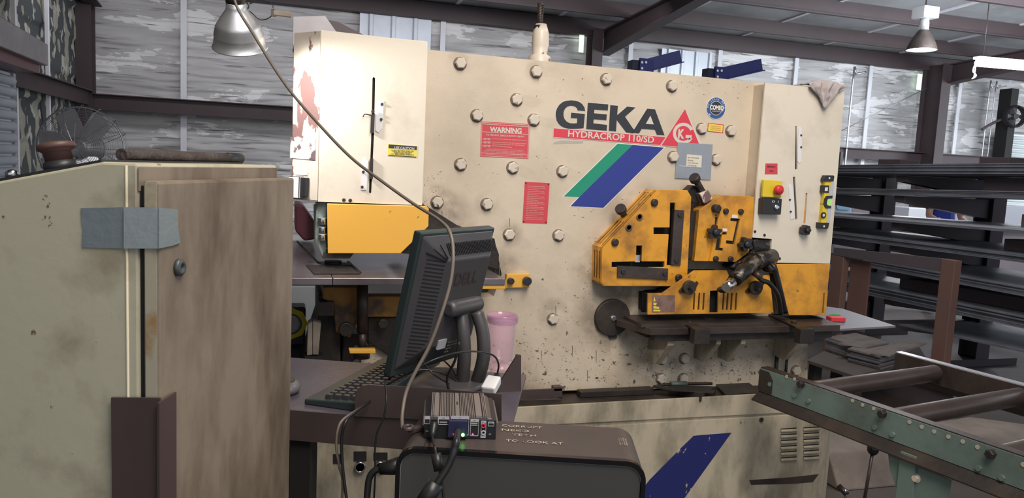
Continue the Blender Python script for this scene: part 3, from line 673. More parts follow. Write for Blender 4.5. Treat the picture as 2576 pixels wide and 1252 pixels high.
# lower long guard
YC = 2.52
sl = [c7([(x + 3, 962), (x + 9, 956), (x + 15, 962), (x + 8, 1092), (x + 1, 1096), (x - 6, 1092)]) for x in (828, 866, 903, 1058, 1090, 1122, 1158)]
dr = c7([(958, 942), (1025, 938), (1020, 1114), (953, 1114)])
mb = MB(); mb.px(c7([(468, 1130), (470, 963), (587, 960), (838, 783), (1090, 783), (1118, 850), (1180, 880), (1225, 850), (1290, 822)]) + [(1936, 692), (1946, 786)], YC, .008, sl + [dr]); mb.build('lower_shear_guard', 'yellow', MC, .001)
mb = MB(); mb.px(c7([(480, 1120), (482, 975), (595, 975), (850, 800), (1080, 800), (1118, 865), (1180, 895), (1290, 840)]) + [(1925, 700), (1935, 782)], YC + .04, .09); mb.build('lower_shear_body', 'blackm', MC)
mb = MB(); mb.px(c7([(450, 940), (600, 930), (600, 975), (480, 985), (470, 1110), (425, 1110), (430, 965)]), YP - .012, .012); mb.build('plate_opening_rim', 'blackm', MC)
mb = MB(); mb.px(c7([(503, 978), (683, 977), (680, 1108), (500, 1115)]), YC - .001, .001, m=0)
for q in (((520, 988), (530, 1025), (513, 1025)), ((513, 1035), (540, 1040), (532, 1058), (513, 1055)), ((513, 1060), (560, 1072), (555, 1085), (513, 1082)), ((513, 1090), (568, 1092), (565, 1104), (513, 1104))): mb.px(c7(q), YC - .0015, .0005, m=1)
mb.build('worn_instruction_label', [mat('label_brown', (.23, .14, .11), .6, dirt=((.12, .07, .06), .8, 20, .4, .6)), 'sticky'], MC)
for c, r in (((1732, 722), .0265), ((1899, 723), .0275)):
    mb = MB(); q = pk(*c, 'y', YC - .016); mb.lathe([(r, 0), (r, -.012), (r * .95, -.014)], q, (0, 1, 0), 32); mb.lathe([(.011, -.01), (.011, -.024)], q, (0, 1, 0), 6, 1, False); mb.cyl(q + V(0, -.02, 0), q + V(0, -.034, 0), .006, m=1); mb.cyl(q, q + V(0, .02, 0), .014)
    mb.prism([q + V(*p) for p in ((.02, 0.006, .0), (.038, .006, .022), (.046, .006, .014), (.03, .006, -.012))], (0, .006, 0)); mb.prism([q + V(*p) for p in ((-.02, 0.006, .0), (-.034, .006, -.014), (-.026, .006, -.024), (-.01, .006, -.018))], (0, .006, 0)); mb.build('gauge_wheel', ['dark', 'boltd'], MC)
# hydraulic cylinder with hoses
def c8(x, y): return (1780 + x / 3.682, 530 + y / 3.682)
def c8y(x, y, Y): return pk(*c8(x, y), 'y', Y)
mb = MB(); a = c8y(250, 640, 2.42); b = c8y(440, 470, 2.50); c = c8y(600, 420, 2.56)
def rg(t): return .024 if t < .8 else .03
mb.cyl(a, b, .026, .030, 18); mb.cyl(b, c, .033, .030, 16); mb.cyl(a + (a - b) * .02, a + (a - b) * .20, .016, .016, 18, 1); mb.cyl(a + (a - b) * .16, a + (a - b) * .40, .022, .018, 18, 1); mb.ball(c8y(140, 730, 2.44), .018, 0, 12, (1.3, 1, .7)); mb.ball(c8y(400, 500, 2.50), .034, 0, 12); mb.ball(c8y(330, 560, 2.46), .03, 0, 12); mb.ball(c8y(560, 500, 2.54), .03, 0, 12)
mb.build('hydraulic_cylinder', ['grease', 'chrome'], MC)
mb = MB(); mb.px([c8(250, 480), c8(330, 440), c8(430, 380), c8(420, 262), c8(590, 262), c8(585, 440), c8(500, 560), c8(350, 590), c8(200, 530)], 2.575, .07); mb.build('grease_mount', 'grease', MC, .01)
mb = MB(); mb.tube([c8y(555, 480, 2.53), c8y(615, 520, 2.50), c8y(640, 600, 2.50), c8y(680, 760, 2.50), c8y(720, 940, 2.52)], .0105, 10); mb.tube([c8y(430, 560, 2.47), c8y(500, 640, 2.45), c8y(570, 670, 2.45), c8y(640, 760, 2.46), c8y(665, 850, 2.48), c8y(680, 950, 2.50)], .0095, 10); mb.cyl(c8y(555, 478, 2.53), c8y(612, 560, 2.50), .014, m=1); mb.cyl(c8y(430, 570, 2.47), c8y(500, 620, 2.45), .013, m=1); mb.build('hydraulic_hose', ['cableb', 'steel'], MC)
# flywheel disc
c = pk(1538, 797, 'y', YP); mb = MB(); mb.lathe([(.073, 0), (.073, -.014), (.070, -.017)], c, (0, 1, 0), 48); mb.px([(1532, 838), (1552, 838), (1552, 850), (1534, 852)], YP - .01, .01); mb.build('cover_disc', 'dark', MC)
mb = MB(); mb.lathe([(.011, -.016), (.011, -.021)], c, (0, 1, 0), 20); mb.lathe([(.0085, -.016), (.0085, -.028)], c, (0, 1, 0), 6, 0, False); mb.build('disc_bolt', 'chrome', MC)
# shear table
SZ = .93; ft = pk(1637, 826, 'z', SZ).y
mb = MB(); T0 = [pk(1577, 801, 'z', SZ), pk(1637, 826, 'z', SZ)]
xl = T0[1].x; xr_ = pk(2012, 813, 'z', SZ).x; xe2 = pk(2075, 800, 'z', SZ).x
mb.prism([(T0[0].x - .05, YP, SZ), (T0[0].x - .05, 2.63, SZ), (xl, ft, SZ), (xr_ + .16, ft, SZ), (xr_ + .20, YP, SZ)], (0, 0, -.026)); mb.build('shear_table', 'steel', MC, .0015)
mb = MB(); mb.box(xl + .03, xr_ + .14, ft + .02, ft + .06, SZ - .055, SZ - .0265); mb.box(xl + .02, xr_ - .02, ft + .07, YP, SZ - .05, SZ - .0265); mb.build('table_rail', 'dark', MC)
for x, x2 in ((1664, 1742), (1925, 2006)):
    a = pk(x, 790, 'z', SZ + .001); b = pk(x2, 829, 'z', SZ + .001); mb = MB(); mb.prism([a, b, b + V(.05, 0, 0), a + V(.05, 0, 0)], (0, 0, .008)); mb.obox(b + V(.03, -.004, -.022), (.032, 0, 0), (0, .018, 0), (0, 0, .028)); mb.lathe([(.012, .008), (.012, .016)], (a * .3 + b * .7) + V(.03, 0, 0), (0, 0, 1), 8, 0, False); mb.build('gauge_bar', 'dark', MC, .001)
mb = MB(); mb.box(pk(1612, 786, 'y', 2.50).x, pk(1946, 786, 'y', 2.50).x, 2.49, YP, SZ, SZ + .012); mb.build('base_strip', 'steel', MC)
# brackets below the table
def wedge(pts, X0, th):
    mb = MB(); mb.prism([(X0, y, z) for y, z in pts], (th, 0, 0)); mb.build('support_bracket', 'creambase', MC, .002)
for pxx, th in ((1600, .028), (1735, .02), (1795, .02), (1935, .028)):
    X0 = pk(pxx, 880, 'y', YP).x + (.05 if pxx == 1600 else .02); wedge([(YP, SZ - .05), (ft + .035, SZ - .05), (ft + .035, SZ - .075), (YP - .07, SZ - .17), (YP, SZ - .17)], X0, th)
mb = MB(); a = pk(1955, 895, 'y', YP - .02); mb.cyl(a, a - V(0, 0, .12), .008); mb.cyl(a + V(.05, 0, 0), a + V(.05, 0, -.12), .006); mb.build('support_rod', 'boltd', MC)
# extension sheet on the right with its support
# base cabinet
YBf = 2.505; xbl = pk(827, 1200, 'y', YBf).x; xbr = pk(2082, 1063, 'y', YBf).x; zs = pk(1600, 1061, 'y', YBf).z
mb = MB(); mb.prism([(xbl, YBf, ZT - .03), (xbr + .0, YBf, ZT - .03), (xbr + .07, YBf + .05, ZT - .03), (xbr + .07, 3.2, ZT - .03), (xbl - .07, 3.2, ZT - .03), (xbl - .06, YBf + .07, ZT - .03)], (0, 0, -(ZT - .03)))
mb.build('base_cabinet', 'creambase', MC, .003)
mb = MB(); mb.px([(1200, 1030), (1950, 989), (2005, 1010), (2084, 1030), (2084, 1032), (1200, 1077)], YBf - .010, .0095); mb.build('base_lip', 'creambase', MC, .001)
xa_ = pk(1200, 1100, 'y', YBf).x
mb = MB(); mb.box(.10, xa_, YBf - .010, YBf - .0005, .02, zs - .004); mb.box(xa_ + .002, xbr, YBf - .010, YBf - .0005, .02, zs - .004)
mb.build('base_door', 'creambase', MC, .001)
mb = MB(); mb.box(.25, xbr, YBf + .004, YP, ZT - .0295, ZT - .012); mb.build('oil_tray', 'dark', MC)
mb = MB(); mb.px([(1745, 1096), (1752, 1095), (1840, 1088), (1722, 1252), (1719, 1300), (1560, 1300), (1635, 1206), (1712, 1128)], YBf - .0118, .0012); mb.build('base_stripe', 'decalblw', MC)
for x0_, x1_ in ((1964, 2004), (2021, 2060)):
    mb = MB()
    for k_ in range(6):
        y_ = 1080 + k_ * 14.6 - (3 if x0_ > 2000 else 0); a = pk(x0_, y_, 'y', YBf - .011); b = pk(x1_, y_ - 2, 'y', YBf - .011)
        mb.prism([a, b, b + V(0, -.006, -.004), a + V(0, -.006, -.004)], (0, 0, -.004)); mb.box(a.x, b.x, YBf - .0112, YBf - .0102, a.z + .000, a.z + .004, 1)
    mb.build('louvre', ['creambase', 'blackm'], MC)
mb = MB(); c = pk(1915, 1055, 'y', YBf - .011); mb.lathe([(.009, 0), (.009, -.004), (.006, -.004), (.006, -.002)], c, (0, 1, 0), 20); mb.build('door_lock', 'boltd', MC)
mb = MB(); mb.px([(1885, 1207), (1990, 1200), (2060, 1192), (2045, 1212), (2000, 1216), (1890, 1219)], YBf - .0112, .0007); mb.build('tape_remnant', 'steel', MC)
mb = MB(); c = pk(2110, 1222, 'y', YBf + .02); mb.cyl(c, c - V(-.01, .04, .02), .012); mb.cyl(c - V(-.01, .03, 0), c - V(-.01, .03, .06), .009, m=1); mb.build('drain_cock', ['boltd', 'chrome'], MC)
for x, y in ((905, 1172), (955, 1171)):
    mb = MB(); c = pk(x, y, 'y', YBf - .011); mb.lathe([(.019, 0), (.019, -.012), (.015, -.014), (.014, -.010)], c, (0, 1, 0), 28, 0, caps=False); mb.lathe([(.0145, -.010), (.001, -.010)], c, (0, 1, 0), 24, 1); mb.build('push_button', ['chrome', 'creambase' if x < 930 else 'blackm'], MC)
for q in (((838, 1142), (862, 1142), (862, 1166), (838, 1166)), ((890, 1135), (922, 1135), (922, 1160), (890, 1160)), ((940, 1138), (975, 1138), (975, 1158), (940, 1158))): MB().px(q, YBf - .0125, .0012).build('control_label', 'blackm', MC)
# stickers, signs, logo
def quad(mb, pts, off, th, m=0): mb.px(pts, YP - off, th, m=m)
def c4(pts): return [(1380 + x / 4.1725, 230 + y / 4.1725) for x, y in pts]
def grow(P, d):
    n = len(P); ar = sum(P[i][0] * P[(i + 1) % n][1] - P[(i + 1) % n][0] * P[i][1] for i in range(n)); s = 1 if ar > 0 else -1; out = []
    for i in range(n):
        a = P[i - 1]; b = P[i]; c = P[(i + 1) % n]
        def nv(p, q): l = math.hypot(q[0] - p[0], q[1] - p[1]) or 1; return ((q[1] - p[1]) / l * s, -(q[0] - p[0]) / l * s)
        n1 = nv(a, b); n2 = nv(b, c); k = 1 + n1[0] * n2[0] + n1[1] * n2[1]; k = max(k, .35); out.append((b[0] + (n1[0] + n2[0]) / k * d, b[1] + (n1[1] + n2[1]) / k * d))
    return out


GG = [(385, 205), (376, 165), (352, 130), (320, 108), (280, 96), (235, 92), (190, 97), (150, 110), (115, 137), (90, 175), (76, 215), (75, 255), (85, 305), (105, 338), (130, 362), (165, 380), (205, 390), (265, 392), (330, 389), (368, 385), (382, 235), (237, 222), (232, 278), (300, 283), (298, 332), (260, 335), (225, 332), (190, 316), (167, 287), (157, 255), (158, 215), (172, 182), (195, 160), (225, 150), (260, 152), (285, 163), (300, 180), (305, 200)]
EE = [(412, 117), (628, 135), (622, 200), (482, 190), (478, 228), (612, 240), (607, 303), (474, 292), (470, 333), (614, 350), (610, 412), (395, 395)]
KK = [(648, 142), (728, 150), (721, 248), (825, 158), (912, 168), (803, 265), (900, 408), (885, 437), (815, 430), (716, 300), (708, 420), (632, 412)]
AA = [(1035, 180), (1118, 187), (1218, 460), (1137, 455), (1115, 403), (978, 392), (950, 440), (870, 434), (885, 420)]
AH = [(1070, 252), (1105, 345), (1020, 340)]
for nm, P_, hl in (('logo_letter', GG, []), ('logo_letter', EE, []), ('logo_letter', KK, []), ('logo_letter', AA, [AH])):
    mb = MB(); mb.px(c4(grow(P_, 5)), YP - .0006, .0006, m=1); 
    mb.px(c4(P_), YP - .0012, .0006, [c4(hh) for hh in hl]); mb.build(nm, ['logob', 'stickc'], MC)
mb = MB(); mb.px(c4([(49, 380), (1236, 474), (1176, 567), (44, 484)]), YP - .0014, .0003, m=1); mb.px(c4([(55, 386), (1228, 479), (1172, 561), (51, 478)]), YP - .0018, .0004)
O_ = pk(*c4([(203, 472)])[0], 'y', YP - .002); O2 = pk(*c4([(1105, 539)])[0], 'y', YP - .002)
mb.text('HYDRACROP 110/SD', O_, (O2 - O_), Z_, .0240, (O2 - O_).length, .022, 2); mb.build('logo_red_bar', ['logor', 'stickc', 'stickc'], MC)
mb = MB(); mb.px(c4([(1432, 172), (1176, 571), (1640, 610)]), YP - .0020, .0003, m=1); mb.px(c4([(1432, 185), (1187, 565), (1600, 600)]), YP - .0024, .0004)
ring = []; cx_, cy_ = 1415, 440
for j in range(25): a = -PI * .12 - (1.72 * PI) * j / 24; ring.append((cx_ + 112 * math.cos(a) * .98, cy_ + 112 * math.sin(a)))
ring += [(1502, 455), (1400, 450)]; 
inner = [(cx_ + 78 * math.cos(-PI * .12 - (1.72 * PI) * j / 24), cy_ + 78 * math.sin(-PI * .12 - (1.72 * PI) * j / 24)) for j in range(24, -1, -1)]
mb.px(c4(ring[:25] + inner), YP - .0028, .0004, m=1); mb.px(c4([(1440, 455), (1505, 460), (1495, 505), (1462, 530), (1470, 490), (1438, 487)]), YP - .0028, .0004, m=1)
mb.text('K', pk(*c4([(1356, 487)])[0], 'y', YP - .003), R_, Z_, .034, .028, .05, 2); mb.build('logo_triangle', ['logor', 'stickc', 'stickc'], MC)
mb = MB(); gp = [(725, 547), (884, 560), (320, 1108), (160, 1100)]; bp_ = [(884, 560), (1212, 588), (575, 1220), (232, 1203), (322, 1108)]
mb.px(c4(grow([(725, 547), (1212, 588), (575, 1220), (232, 1203), (322, 1108), (160, 1100)], 7)), YP - .0006, .0006, m=2); mb.px(c4(gp), YP - .0012, .0005, m=0); mb.px(c4(bp_), YP - .0012, .0005, m=1); mb.build('logo_stripes', ['logog', 'logobl', 'logow'], MC)


def c6(x, y): return (1190 + x / 4.472, 290 + y / 4.472)


def tx(mb, s_, a, b, h_, Y, m, bold=.0):
    A_ = pk(*a, 'y', Y); B_ = pk(*b, 'y', Y); mb.text(s_, A_, B_ - A_, Z_, h_, (B_ - A_).length, bold, m)


mb = MB(); q = [c6(92, 68), c6(636, 98), c6(622, 488), c6(80, 463)]; mb.px(q, YP - .0012, .0012)
def frame_lines(mb, P, Y, w=.6, m=1):
    for i in range(4):
        a = P[i]; b = P[(i + 1) % 4]; A_ = pk(*a, 'y', Y); B_ = pk(*b, 'y', Y); d_ = (B_ - A_).normalized(); n_ = V(-d_.z, 0, d_.x); mb.prism([A_ - n_ * .0007, B_ - n_ * .0007, B_ + n_ * .0007, A_ + n_ * .0007], (0, -.0004, 0), m=m)


frame_lines(mb, [c6(100, 80), c6(628, 108), c6(615, 480), c6(88, 455)], YP - .0012)
for a, b in ((c6(98, 98), c6(626, 132)), (c6(96, 187), c6(624, 216)), (c6(90, 424), c6(616, 448))):
    A_ = pk(*a, 'y', YP - .0012); B_ = pk(*b, 'y', YP - .0012); mb.prism([A_, B_, B_ + V(0, 0, .0013), A_ + V(0, 0, .0013)], (0, -.0004, 0), m=1)
Yt = YP - .0016
tx(mb, 'WARNING', c6(186, 186), c6(545, 204), .0185, Yt, 1, .045); tx(mb, 'TO PREVENT SERIOUS BODILY INJURY', c6(146, 228), c6(578, 250), .0062, Yt, 1, .01); tx(mb, 'THIS MACHINE MUST NOT BE OPERATED BY UNTRAINED PERSONS', c6(108, 103), c6(618, 130), .0035, Yt, 1)
for y, l1, l2, e in ((276, 'OPERATE WITHOUT READING AND UNDERSTANDING MANUAL', '', 600), (314, 'PLACE HANDS, FINGERS OR ANY PART OF BODY BETWEEN', 'TOOLS OR MOVING PARTS OF THE MACHINE', 598), (354, 'REMOVE GUARDS OR MAINTAIN', '', 435)):
    tx(mb, 'NEVER', c6(108, y), c6(198, y + 3), .0072, Yt, 1, .01); tx(mb, l1, c6(212, y - 8), c6(e, y + 12), .0032, Yt, 1)
    if l2: tx(mb, l2, c6(212, y + 12), c6(575, y + 30), .0032, Yt, 1)
for k_, (x0_, x1_) in enumerate(((150, 560), (125, 580), (105, 600))): tx(mb, 'A GUARD OR SAFETY DEVICE IS INTENDED TO PROTECT THE OPERATOR', c6(x0_, 382 + 16 * k_), c6(x1_, 400 + 17 * k_), .003, Yt, 1)
tx(mb, 'DO NOT REMOVE OR DEFACE THIS SIGN FROM MACHINE', c6(145, 445), c6(560, 464), .003, Yt, 1); mb.build('warning_sign', ['signr', 'stickc'], MC)
mb = MB(); mb.px([c6(584, 745), c6(862, 762), c6(833, 1217), c6(557, 1206)], YP - .002, .002)
for k_ in range(22):
    y = 800 + 18.2 * k_ + (4 * (k_ // 3)); x_ = 615 - k_ * 1.3
    if y > 1185: break
    tx(mb, ('WHEN PUNCHING ALWAYS USE THE STRIPPER', 'CHECK THE CLEARANCE OF PUNCH AND DIE', 'AND TIGHTEN THE NUT')[k_ % 3], c6(x_, y), c6(x_ + (190, 200, 125)[k_ % 3], y + 8), .0029, YP - .0024, 1)
for q in ((595, 762), (848, 775), (570, 1194), (820, 1203)): mb.lathe([(.003, 0), (.002, -.0015)], pk(*c6(*q), 'y', YP - .002), (0, 1, 0), 8, 2)
mb.build('instruction_sign', ['signr', 'stickc', 'boltd'], MC)
# round maker badge and small yellow sticker
c = pk(1801, 272, 'y', YP - .001); mb = MB(); mb.lathe([(.0435, 0), (.0435, -.0008)], c, (0, 1, 0), 40, 1); mb.lathe([(.0415, -.0008), (.0415, -.0012)], c, (0, 1, 0), 40, 0); mb.lathe([(.0275, -.0012), (.0275, -.0016)], c, (0, 1, 0), 40, 1); mb.lathe([(.026, -.0016), (.026, -.0019)], c, (0, 1, 0), 40, 2)
mb.text('COMEQ', c + V(.003, -.0019, -.006), R_, Z_, .017, .060, .04, 1, align='CENTER'); mb.text('& CONSULTING, INC', c + V(.002, -.0019, -.014), R_, Z_, .004, .040, 0, 1, align='CENTER')
for j, ch_ in enumerate('WE SERVE WELD'): a = PI * .95 - j * PI * .075; mb.text(ch_, c + V(.0345 * math.cos(a), -.0013, .0345 * math.sin(a) - .003), V(math.sin(a), 0, -math.cos(a)), V(math.cos(a), 0, math.sin(a)), .007, None, 0, 1, align='CENTER')
mb.build('round_badge', [mat('badge_blue', (.03, .09, .28), .4, chips=((.6, .6, .62), .62, 60)), 'logow', 'logob'], MC)
mb = MB(); mb.px([(1781, 309), (1821, 313), (1819, 335), (1779, 331)], YP - .0008, .0008, m=1); mb.px([(1783, 311), (1819, 315), (1817, 333), (1781, 329)], YP - .0012, .0004)
for k_ in range(3): tx(mb, ('THIS MACHINE', 'LUBRICATE', 'DAILY BEFORE')[k_], (1787, 317.5 + 4.4 * k_), (1813, 320 + 4.4 * k_), .0032, YP - .0014, 1)
mb.build('yellow_sticker', ['sticky', 'signr'], MC)
mb = MB(); mb.px([(1394, 357), (1412, 353), (1467, 355), (1467, 360), (1392, 362)], YP - .0005, .0005); mb.build('paint_scrape', 'scuff', MC)
# taped note
mb = MB(); mb.px([(1705, 358), (1793, 363), (1788, 452), (1698, 448)], YP - .0045, .0015, m=0); mb.px([(1728, 388), (1766, 391), (1764, 421), (1726, 418)], YP - .0052, .0006, m=1); mb.px([(1709, 416), (1765, 420), (1765, 422), (1708, 418)], YP - .0056, .0004, m=2)
for k_, s_ in enumerate(('SET FOR SHEAR', 'BLADE', 'CALL BEFORE', 'CHANGE')): tx(mb, s_, (1730, 397 + 6.5 * k_), (1730 + (28, 14, 26, 22)[k_], 399 + 6.5 * k_), .004, YP - .0054, 3)
mb.build('taped_note', ['tape', 'paper', 'sheetb', 'desk'], MC)
# ---- things resting on the machine
p = pk(1312, 992, 'z', ZT - .012)
mb = MB(); xA = pk(1300, 985, 'y', 2.6).x; xB = pk(1415, 985, 'y', 2.6).x; mb.box(xA - .05, xB, 2.60, 2.606, ZT - .011, ZT + .03); mb.box(xA - .05, xB, 2.60, 2.64, ZT - .011, ZT - .005); mb.box(xB - .035, xB, 2.60, 2.63, ZT + .02, ZT + .036)
mb.solo('steel_angle_offcut', 'desk', 'brown steel angle offcut lying on the oil tray behind the gusset', 'steel offcut', bevel=.001)
xA = pk(1455, 990, 'y', 2.62).x; xB = pk(1640, 985, 'y', 2.62).x
MB().box(xA, xB, 2.60, 2.64, ZT - .011, ZT + .012).solo('steel_bar', 'dark', 'dark flat steel bar lying along the back of the oil tray', 'steel bar', bevel=.002)
mb = MB(); zz = ZT - .011; mb.prism([pk(x, y, 'z', zz) for x, y in ((1680, 985), (1800, 990), (1762, 1010))], (0, 0, .03)); mb.prism([pk(x, y, 'z', zz + .03) for x, y in ((1640, 975), (1700, 975), (1800, 985), (1795, 989), (1690, 983))], (0, 0, .006)); mb.solo('steel_offcut', 'dark', 'dark tapered steel offcut lying at the front of the oil tray', 'steel offcut')
mb = MB(); mb.prism([pk(x, y, 'z', zz) for x, y in ((1800, 972), (1880, 966), (1915, 993), (1825, 1000))], (0, 0, .012)); mb.solo('steel_plate_piece', 'dark', 'dark square plate on the right end of the oil tray', 'steel plate', bevel=.001)
T = thing('hand_tool', 'old tool with a green wrapped handle on the oil tray under the lower bolts', 'tool', pk(1700, 975, 'z', ZT - .01))
A_ = pk(1645, 977, 'y', 2.63); A_.z = ZT + .012; B_ = pk(1790, 975, 'y', 2.63); B_.z = ZT + .014
MB().tube([A_, A_ * .7 + B_ * .3 + V(0, 0, .006), B_], .006, 8).build('tool_body', 'dark', T); MB().tube([A_ * .72 + B_ * .28 + V(0, 0, .006), A_ * .45 + B_ * .55 + V(0, 0, .005)], .011, 10, smooth=False).build('green_handle', 'green', T)
# spirit level held on the right guard front
YL = YF - .001
T = thing('spirit_level', 'small yellow and black torpedo level stuck upright on the right guard box', 'spirit level', pk(2075, 575, 'y', YL))
mb = MB(); mb.px([(2078, 442), (2098, 443), (2085, 575), (2065, 574)], YL - .018, .018); mb.build('level_body', 'signy', T, .001)
mb = MB(); mb.px([(2091, 456), (2099, 456), (2087, 562), (2079, 562)], YL - .020, .020); mb.build('aluminium_edge', 'sheetb', T)
for q in ([(2074, 449), (2078, 441), (2097, 441), (2099, 444), (2097, 456), (2073, 456)], [(2062, 560), (2086, 560), (2084, 572), (2080, 576), (2064, 575), (2061, 571)]):
    mb = MB(); mb.px(q, YL - .022, .022); c_ = (sum(a for a, b in q) / 6, sum(b for a, b in q) / 6); mb.lathe([(.004, -.0), (.004, -.001)], pk(*c_, 'y', YL - .0222), (0, 1, 0), 12, 1); mb.build('end_cap', ['black', 'white'], T)
mb = MB(); mb.px([(2095, 492), (2080, 493), (2075, 500), (2073, 514), (2078, 523), (2091, 524), (2091, 518), (2082, 517), (2080, 512), (2081, 503), (2084, 499), (2094, 499)], YL - .023, .023); mb.build('vial_frame', 'black', T)
mb = MB(); mb.px([(2082, 500), (2094, 500), (2092, 517), (2080, 516)], YL - .021, .018); mb.build('level_vial', 'grn', T)
mb = MB(); mb.px([(2072, 466), (2086, 466), (2085, 485), (2070, 484)], YL - .020, .02, m=0); mb.px([(2076, 471), (2083, 471), (2082, 480), (2075, 480)], YL - .021, .002, m=1); mb.build('plumb_vial', ['black', 'white'], T)
mb = MB(); c_ = pk(2071, 541, 'y', YL - .019); mb.lathe([(.0125, 0), (.0125, -.003)], c_, (0, 1, 0), 20, 0); mb.lathe([(.006, -.003), (.006, -.0035)], c_, (0, 1, 0), 12, 1); mb.build('angle_vial', ['black', 'paper'], T)
# rag on top
def rag():
    mb = MB(); n = 26; vs = []; ctr = pk(2042, 212, 'y', 2.64)
    for j in range(n):
        for i in range(n):
            u = i / (n - 1) - .5; v = j / (n - 1)
            x = ctr.x + .02 + u * (.19 - .12 * max(0, .45 - v) / .45); 
            if v < .45:                         # hanging over the front
                s_ = (.45 - v) / .45; y = 2.562 - .012 * math.sin(u * 22 + 1) * (1 - s_) - .006; z = zt_ + .004 - s_ * (.085 - 1.6 * u * u * .09 / .25 * .3); x = ctr.x + .005 + u * .17 * (1 - .72 * s_)
            else: y = 2.555 + (v - .45) * .22; z = zt_ + .012 + .016 * (1 + noise.noise((u * 9, v * 8, 2))) * math.cos(u * 3)
            z += .008 * noise.noise((u * 14, v * 12, 4)); y += -.010 * noise.noise((u * 16, v * 10, 7)) - .004; vs.append((x, y, z))
    mb.add(vs, [(j * n + i, j * n + i + 1, (j + 1) * n + i + 1, (j + 1) * n + i) for j in range(n - 1) for i in range(n - 1)], 0, True)
    o = mb.solo('shop_rag', 'cloth', 'crumpled grey rag draped over the top edge of the right guard box', 'rag'); md = o.modifiers.new('th', 'SOLIDIFY'); md.thickness = .003; md = o.modifiers.new('ss', 'SUBSURF'); md.levels = 1; md.render_levels = 1


rag()
# ================================================================== CONTROL CABINET, left foreground
ZD = 1.464
P = pk(400, 456, 'z', ZD); Q = pk(741, 447, 'z', ZD); dv = (Q - P); dv.z = 0; DL = dv.length; dv.normalize(); nv = V(dv.y, -dv.x, 0)


def cl(x, y, off=0): return pkp(x, y, P - dv * off, dv)          # plane of the left face and door edge
def cf(x, y, off=0): return pkp(x, y, P + nv * off, nv)           # plane of the door front


CT = thing('control_cabinet', 'grimy beige steel control cabinet with a sloping console top in the left foreground', 'cabinet', (P.x - .25, P.y + .2, 0))
B = [cl(346, 411), cl(258, 407), cl(0, 455), cl(-360, 520)]; zB = B[0].z
B[1].z = zB
mb = MB(); low = [V(b.x, b.y, 0) for b in (B[3], B[0])]
mb.prism(B + low, dv * (DL - .012)); mb.build('cabinet_body', 'cab', CT, .003)
c = cl(318, 415); MB().tube([V(c.x, c.y, 0), V(c.x, c.y, zB - .003)], .0016, 10, smooth=False).build('corner_highlight_bead', 'cab', CT)  # bead added to give the rounded corner its highlight
fr_ = cl(346, 411) + nv * .0004; mb = MB(); mb.prism([V(fr_.x, fr_.y, ZD - .012), V(fr_.x, fr_.y, zB - .004), V(fr_.x, fr_.y, zB - .004) + dv * (DL - .014), V(fr_.x, fr_.y, ZD - .012) + dv * (DL - .014)], nv * .001); mb.build('front_frame', 'cabd', CT)
g0 = cl(347, 460); g1 = cl(358, 460); e = dv * .004
mb = MB(); mb.prism([V(g0.x, g0.y, .02) + e, V(g1.x, g1.y, .02) + e, V(g1.x, g1.y, ZD - .006) + e, V(g0.x, g0.y, ZD - .006) + e], dv * (DL - .03)); mb.build('door_gasket', 'blackm', CT)
s0 = cl(358, 456)
mb = MB(); mb.prism([V(P.x, P.y, .03), V(s0.x, s0.y, .03), V(s0.x, s0.y, ZD), V(P.x, P.y, ZD)], dv * DL)
D = mb.build('door', 'cabd', CT, .0035)
sm = MB(); sm.prism([V(P.x, P.y, .04) - nv * .003, V(s0.x, s0.y, .04) + nv * .003, V(s0.x, s0.y, ZD - .003) + nv * .003, V(P.x, P.y, ZD - .003) - nv * .003], dv * -.0006); sm.build('door_edge', 'cabs', D, label='rust-streaked door edge painted paler as if lit')  # paler overlay paints the light on the door's side; rust streaks are its own
c = cf(448, 672, .0); mb = MB(); mb.lathe([(.0105, 0), (.0105, .004), (.008, .006), (.0035, .006), (.003, .002)], c, nv, 24); mb.build('door_lock', mat('lock_grey', (.06, .07, .068), .4), D)
# sloping console panel
u = (B[2] - B[1]).normalized(); up_ = dv.cross(u) if dv.cross(u).z > 0 else -dv.cross(u)
mb = MB(); a = B[1] + u * .008 + dv * .01; b = B[3] - u * .005 + dv * .01; mb.prism([a, b, b + up_ * .004, a + up_ * .004], dv * (DL - .04)); mb.build('console_panel', 'black', CT)
c = pkp(152, 418, P + dv * .05, dv); mb = MB(); ax = up_
t_ = (B[1] - c).dot(up_); base = c + up_ * (t_ + .004)
mb.lathe([(.0185, 0), (.0175, .012)], base, ax, 28, 1); mb.lathe([(.0150, .012), (.0150, .024), (.0205, .027), (.0215, .030), (.0200, .034), (.010, .036), (.0005, .0365)], base, ax, 32, 0); mb.build('emergency_button', ['redold', 'black'], CT)
c = pkp(30, 440, P + dv * .02, dv); c2 = c + up_ * ((B[1] - c).dot(up_) + .008); MB().lathe([(.007, -.004), (.0065, .003), (.003, .005)], c2, up_, 20).build('indicator_lamp', 'chrome', CT)
# tape
mb = MB(); mb.prism([cl(x, y, .0012) for x, y in ((203, 523), (311, 521), (311, 625), (206, 622), (208, 575), (205, 560))], dv * .001); mb.prism([cl(x, y, .0032) for x, y in ((311, 521), (400, 522), (400, 625), (311, 625))], dv * .0008, m=1)
mb.prism([cf(x, y, .0022) for x, y in ((400, 522), (447, 526), (449, 580), (454, 610), (436, 617), (400, 625))], -nv * .0008)
mb.build('duct_tape_strip', ['tapeg', mat('tape_lit', (.34, .375, .39), .4, .15, bump=(60, .1))], CT)  # middle span gets a paler tape colour, painting the light on it
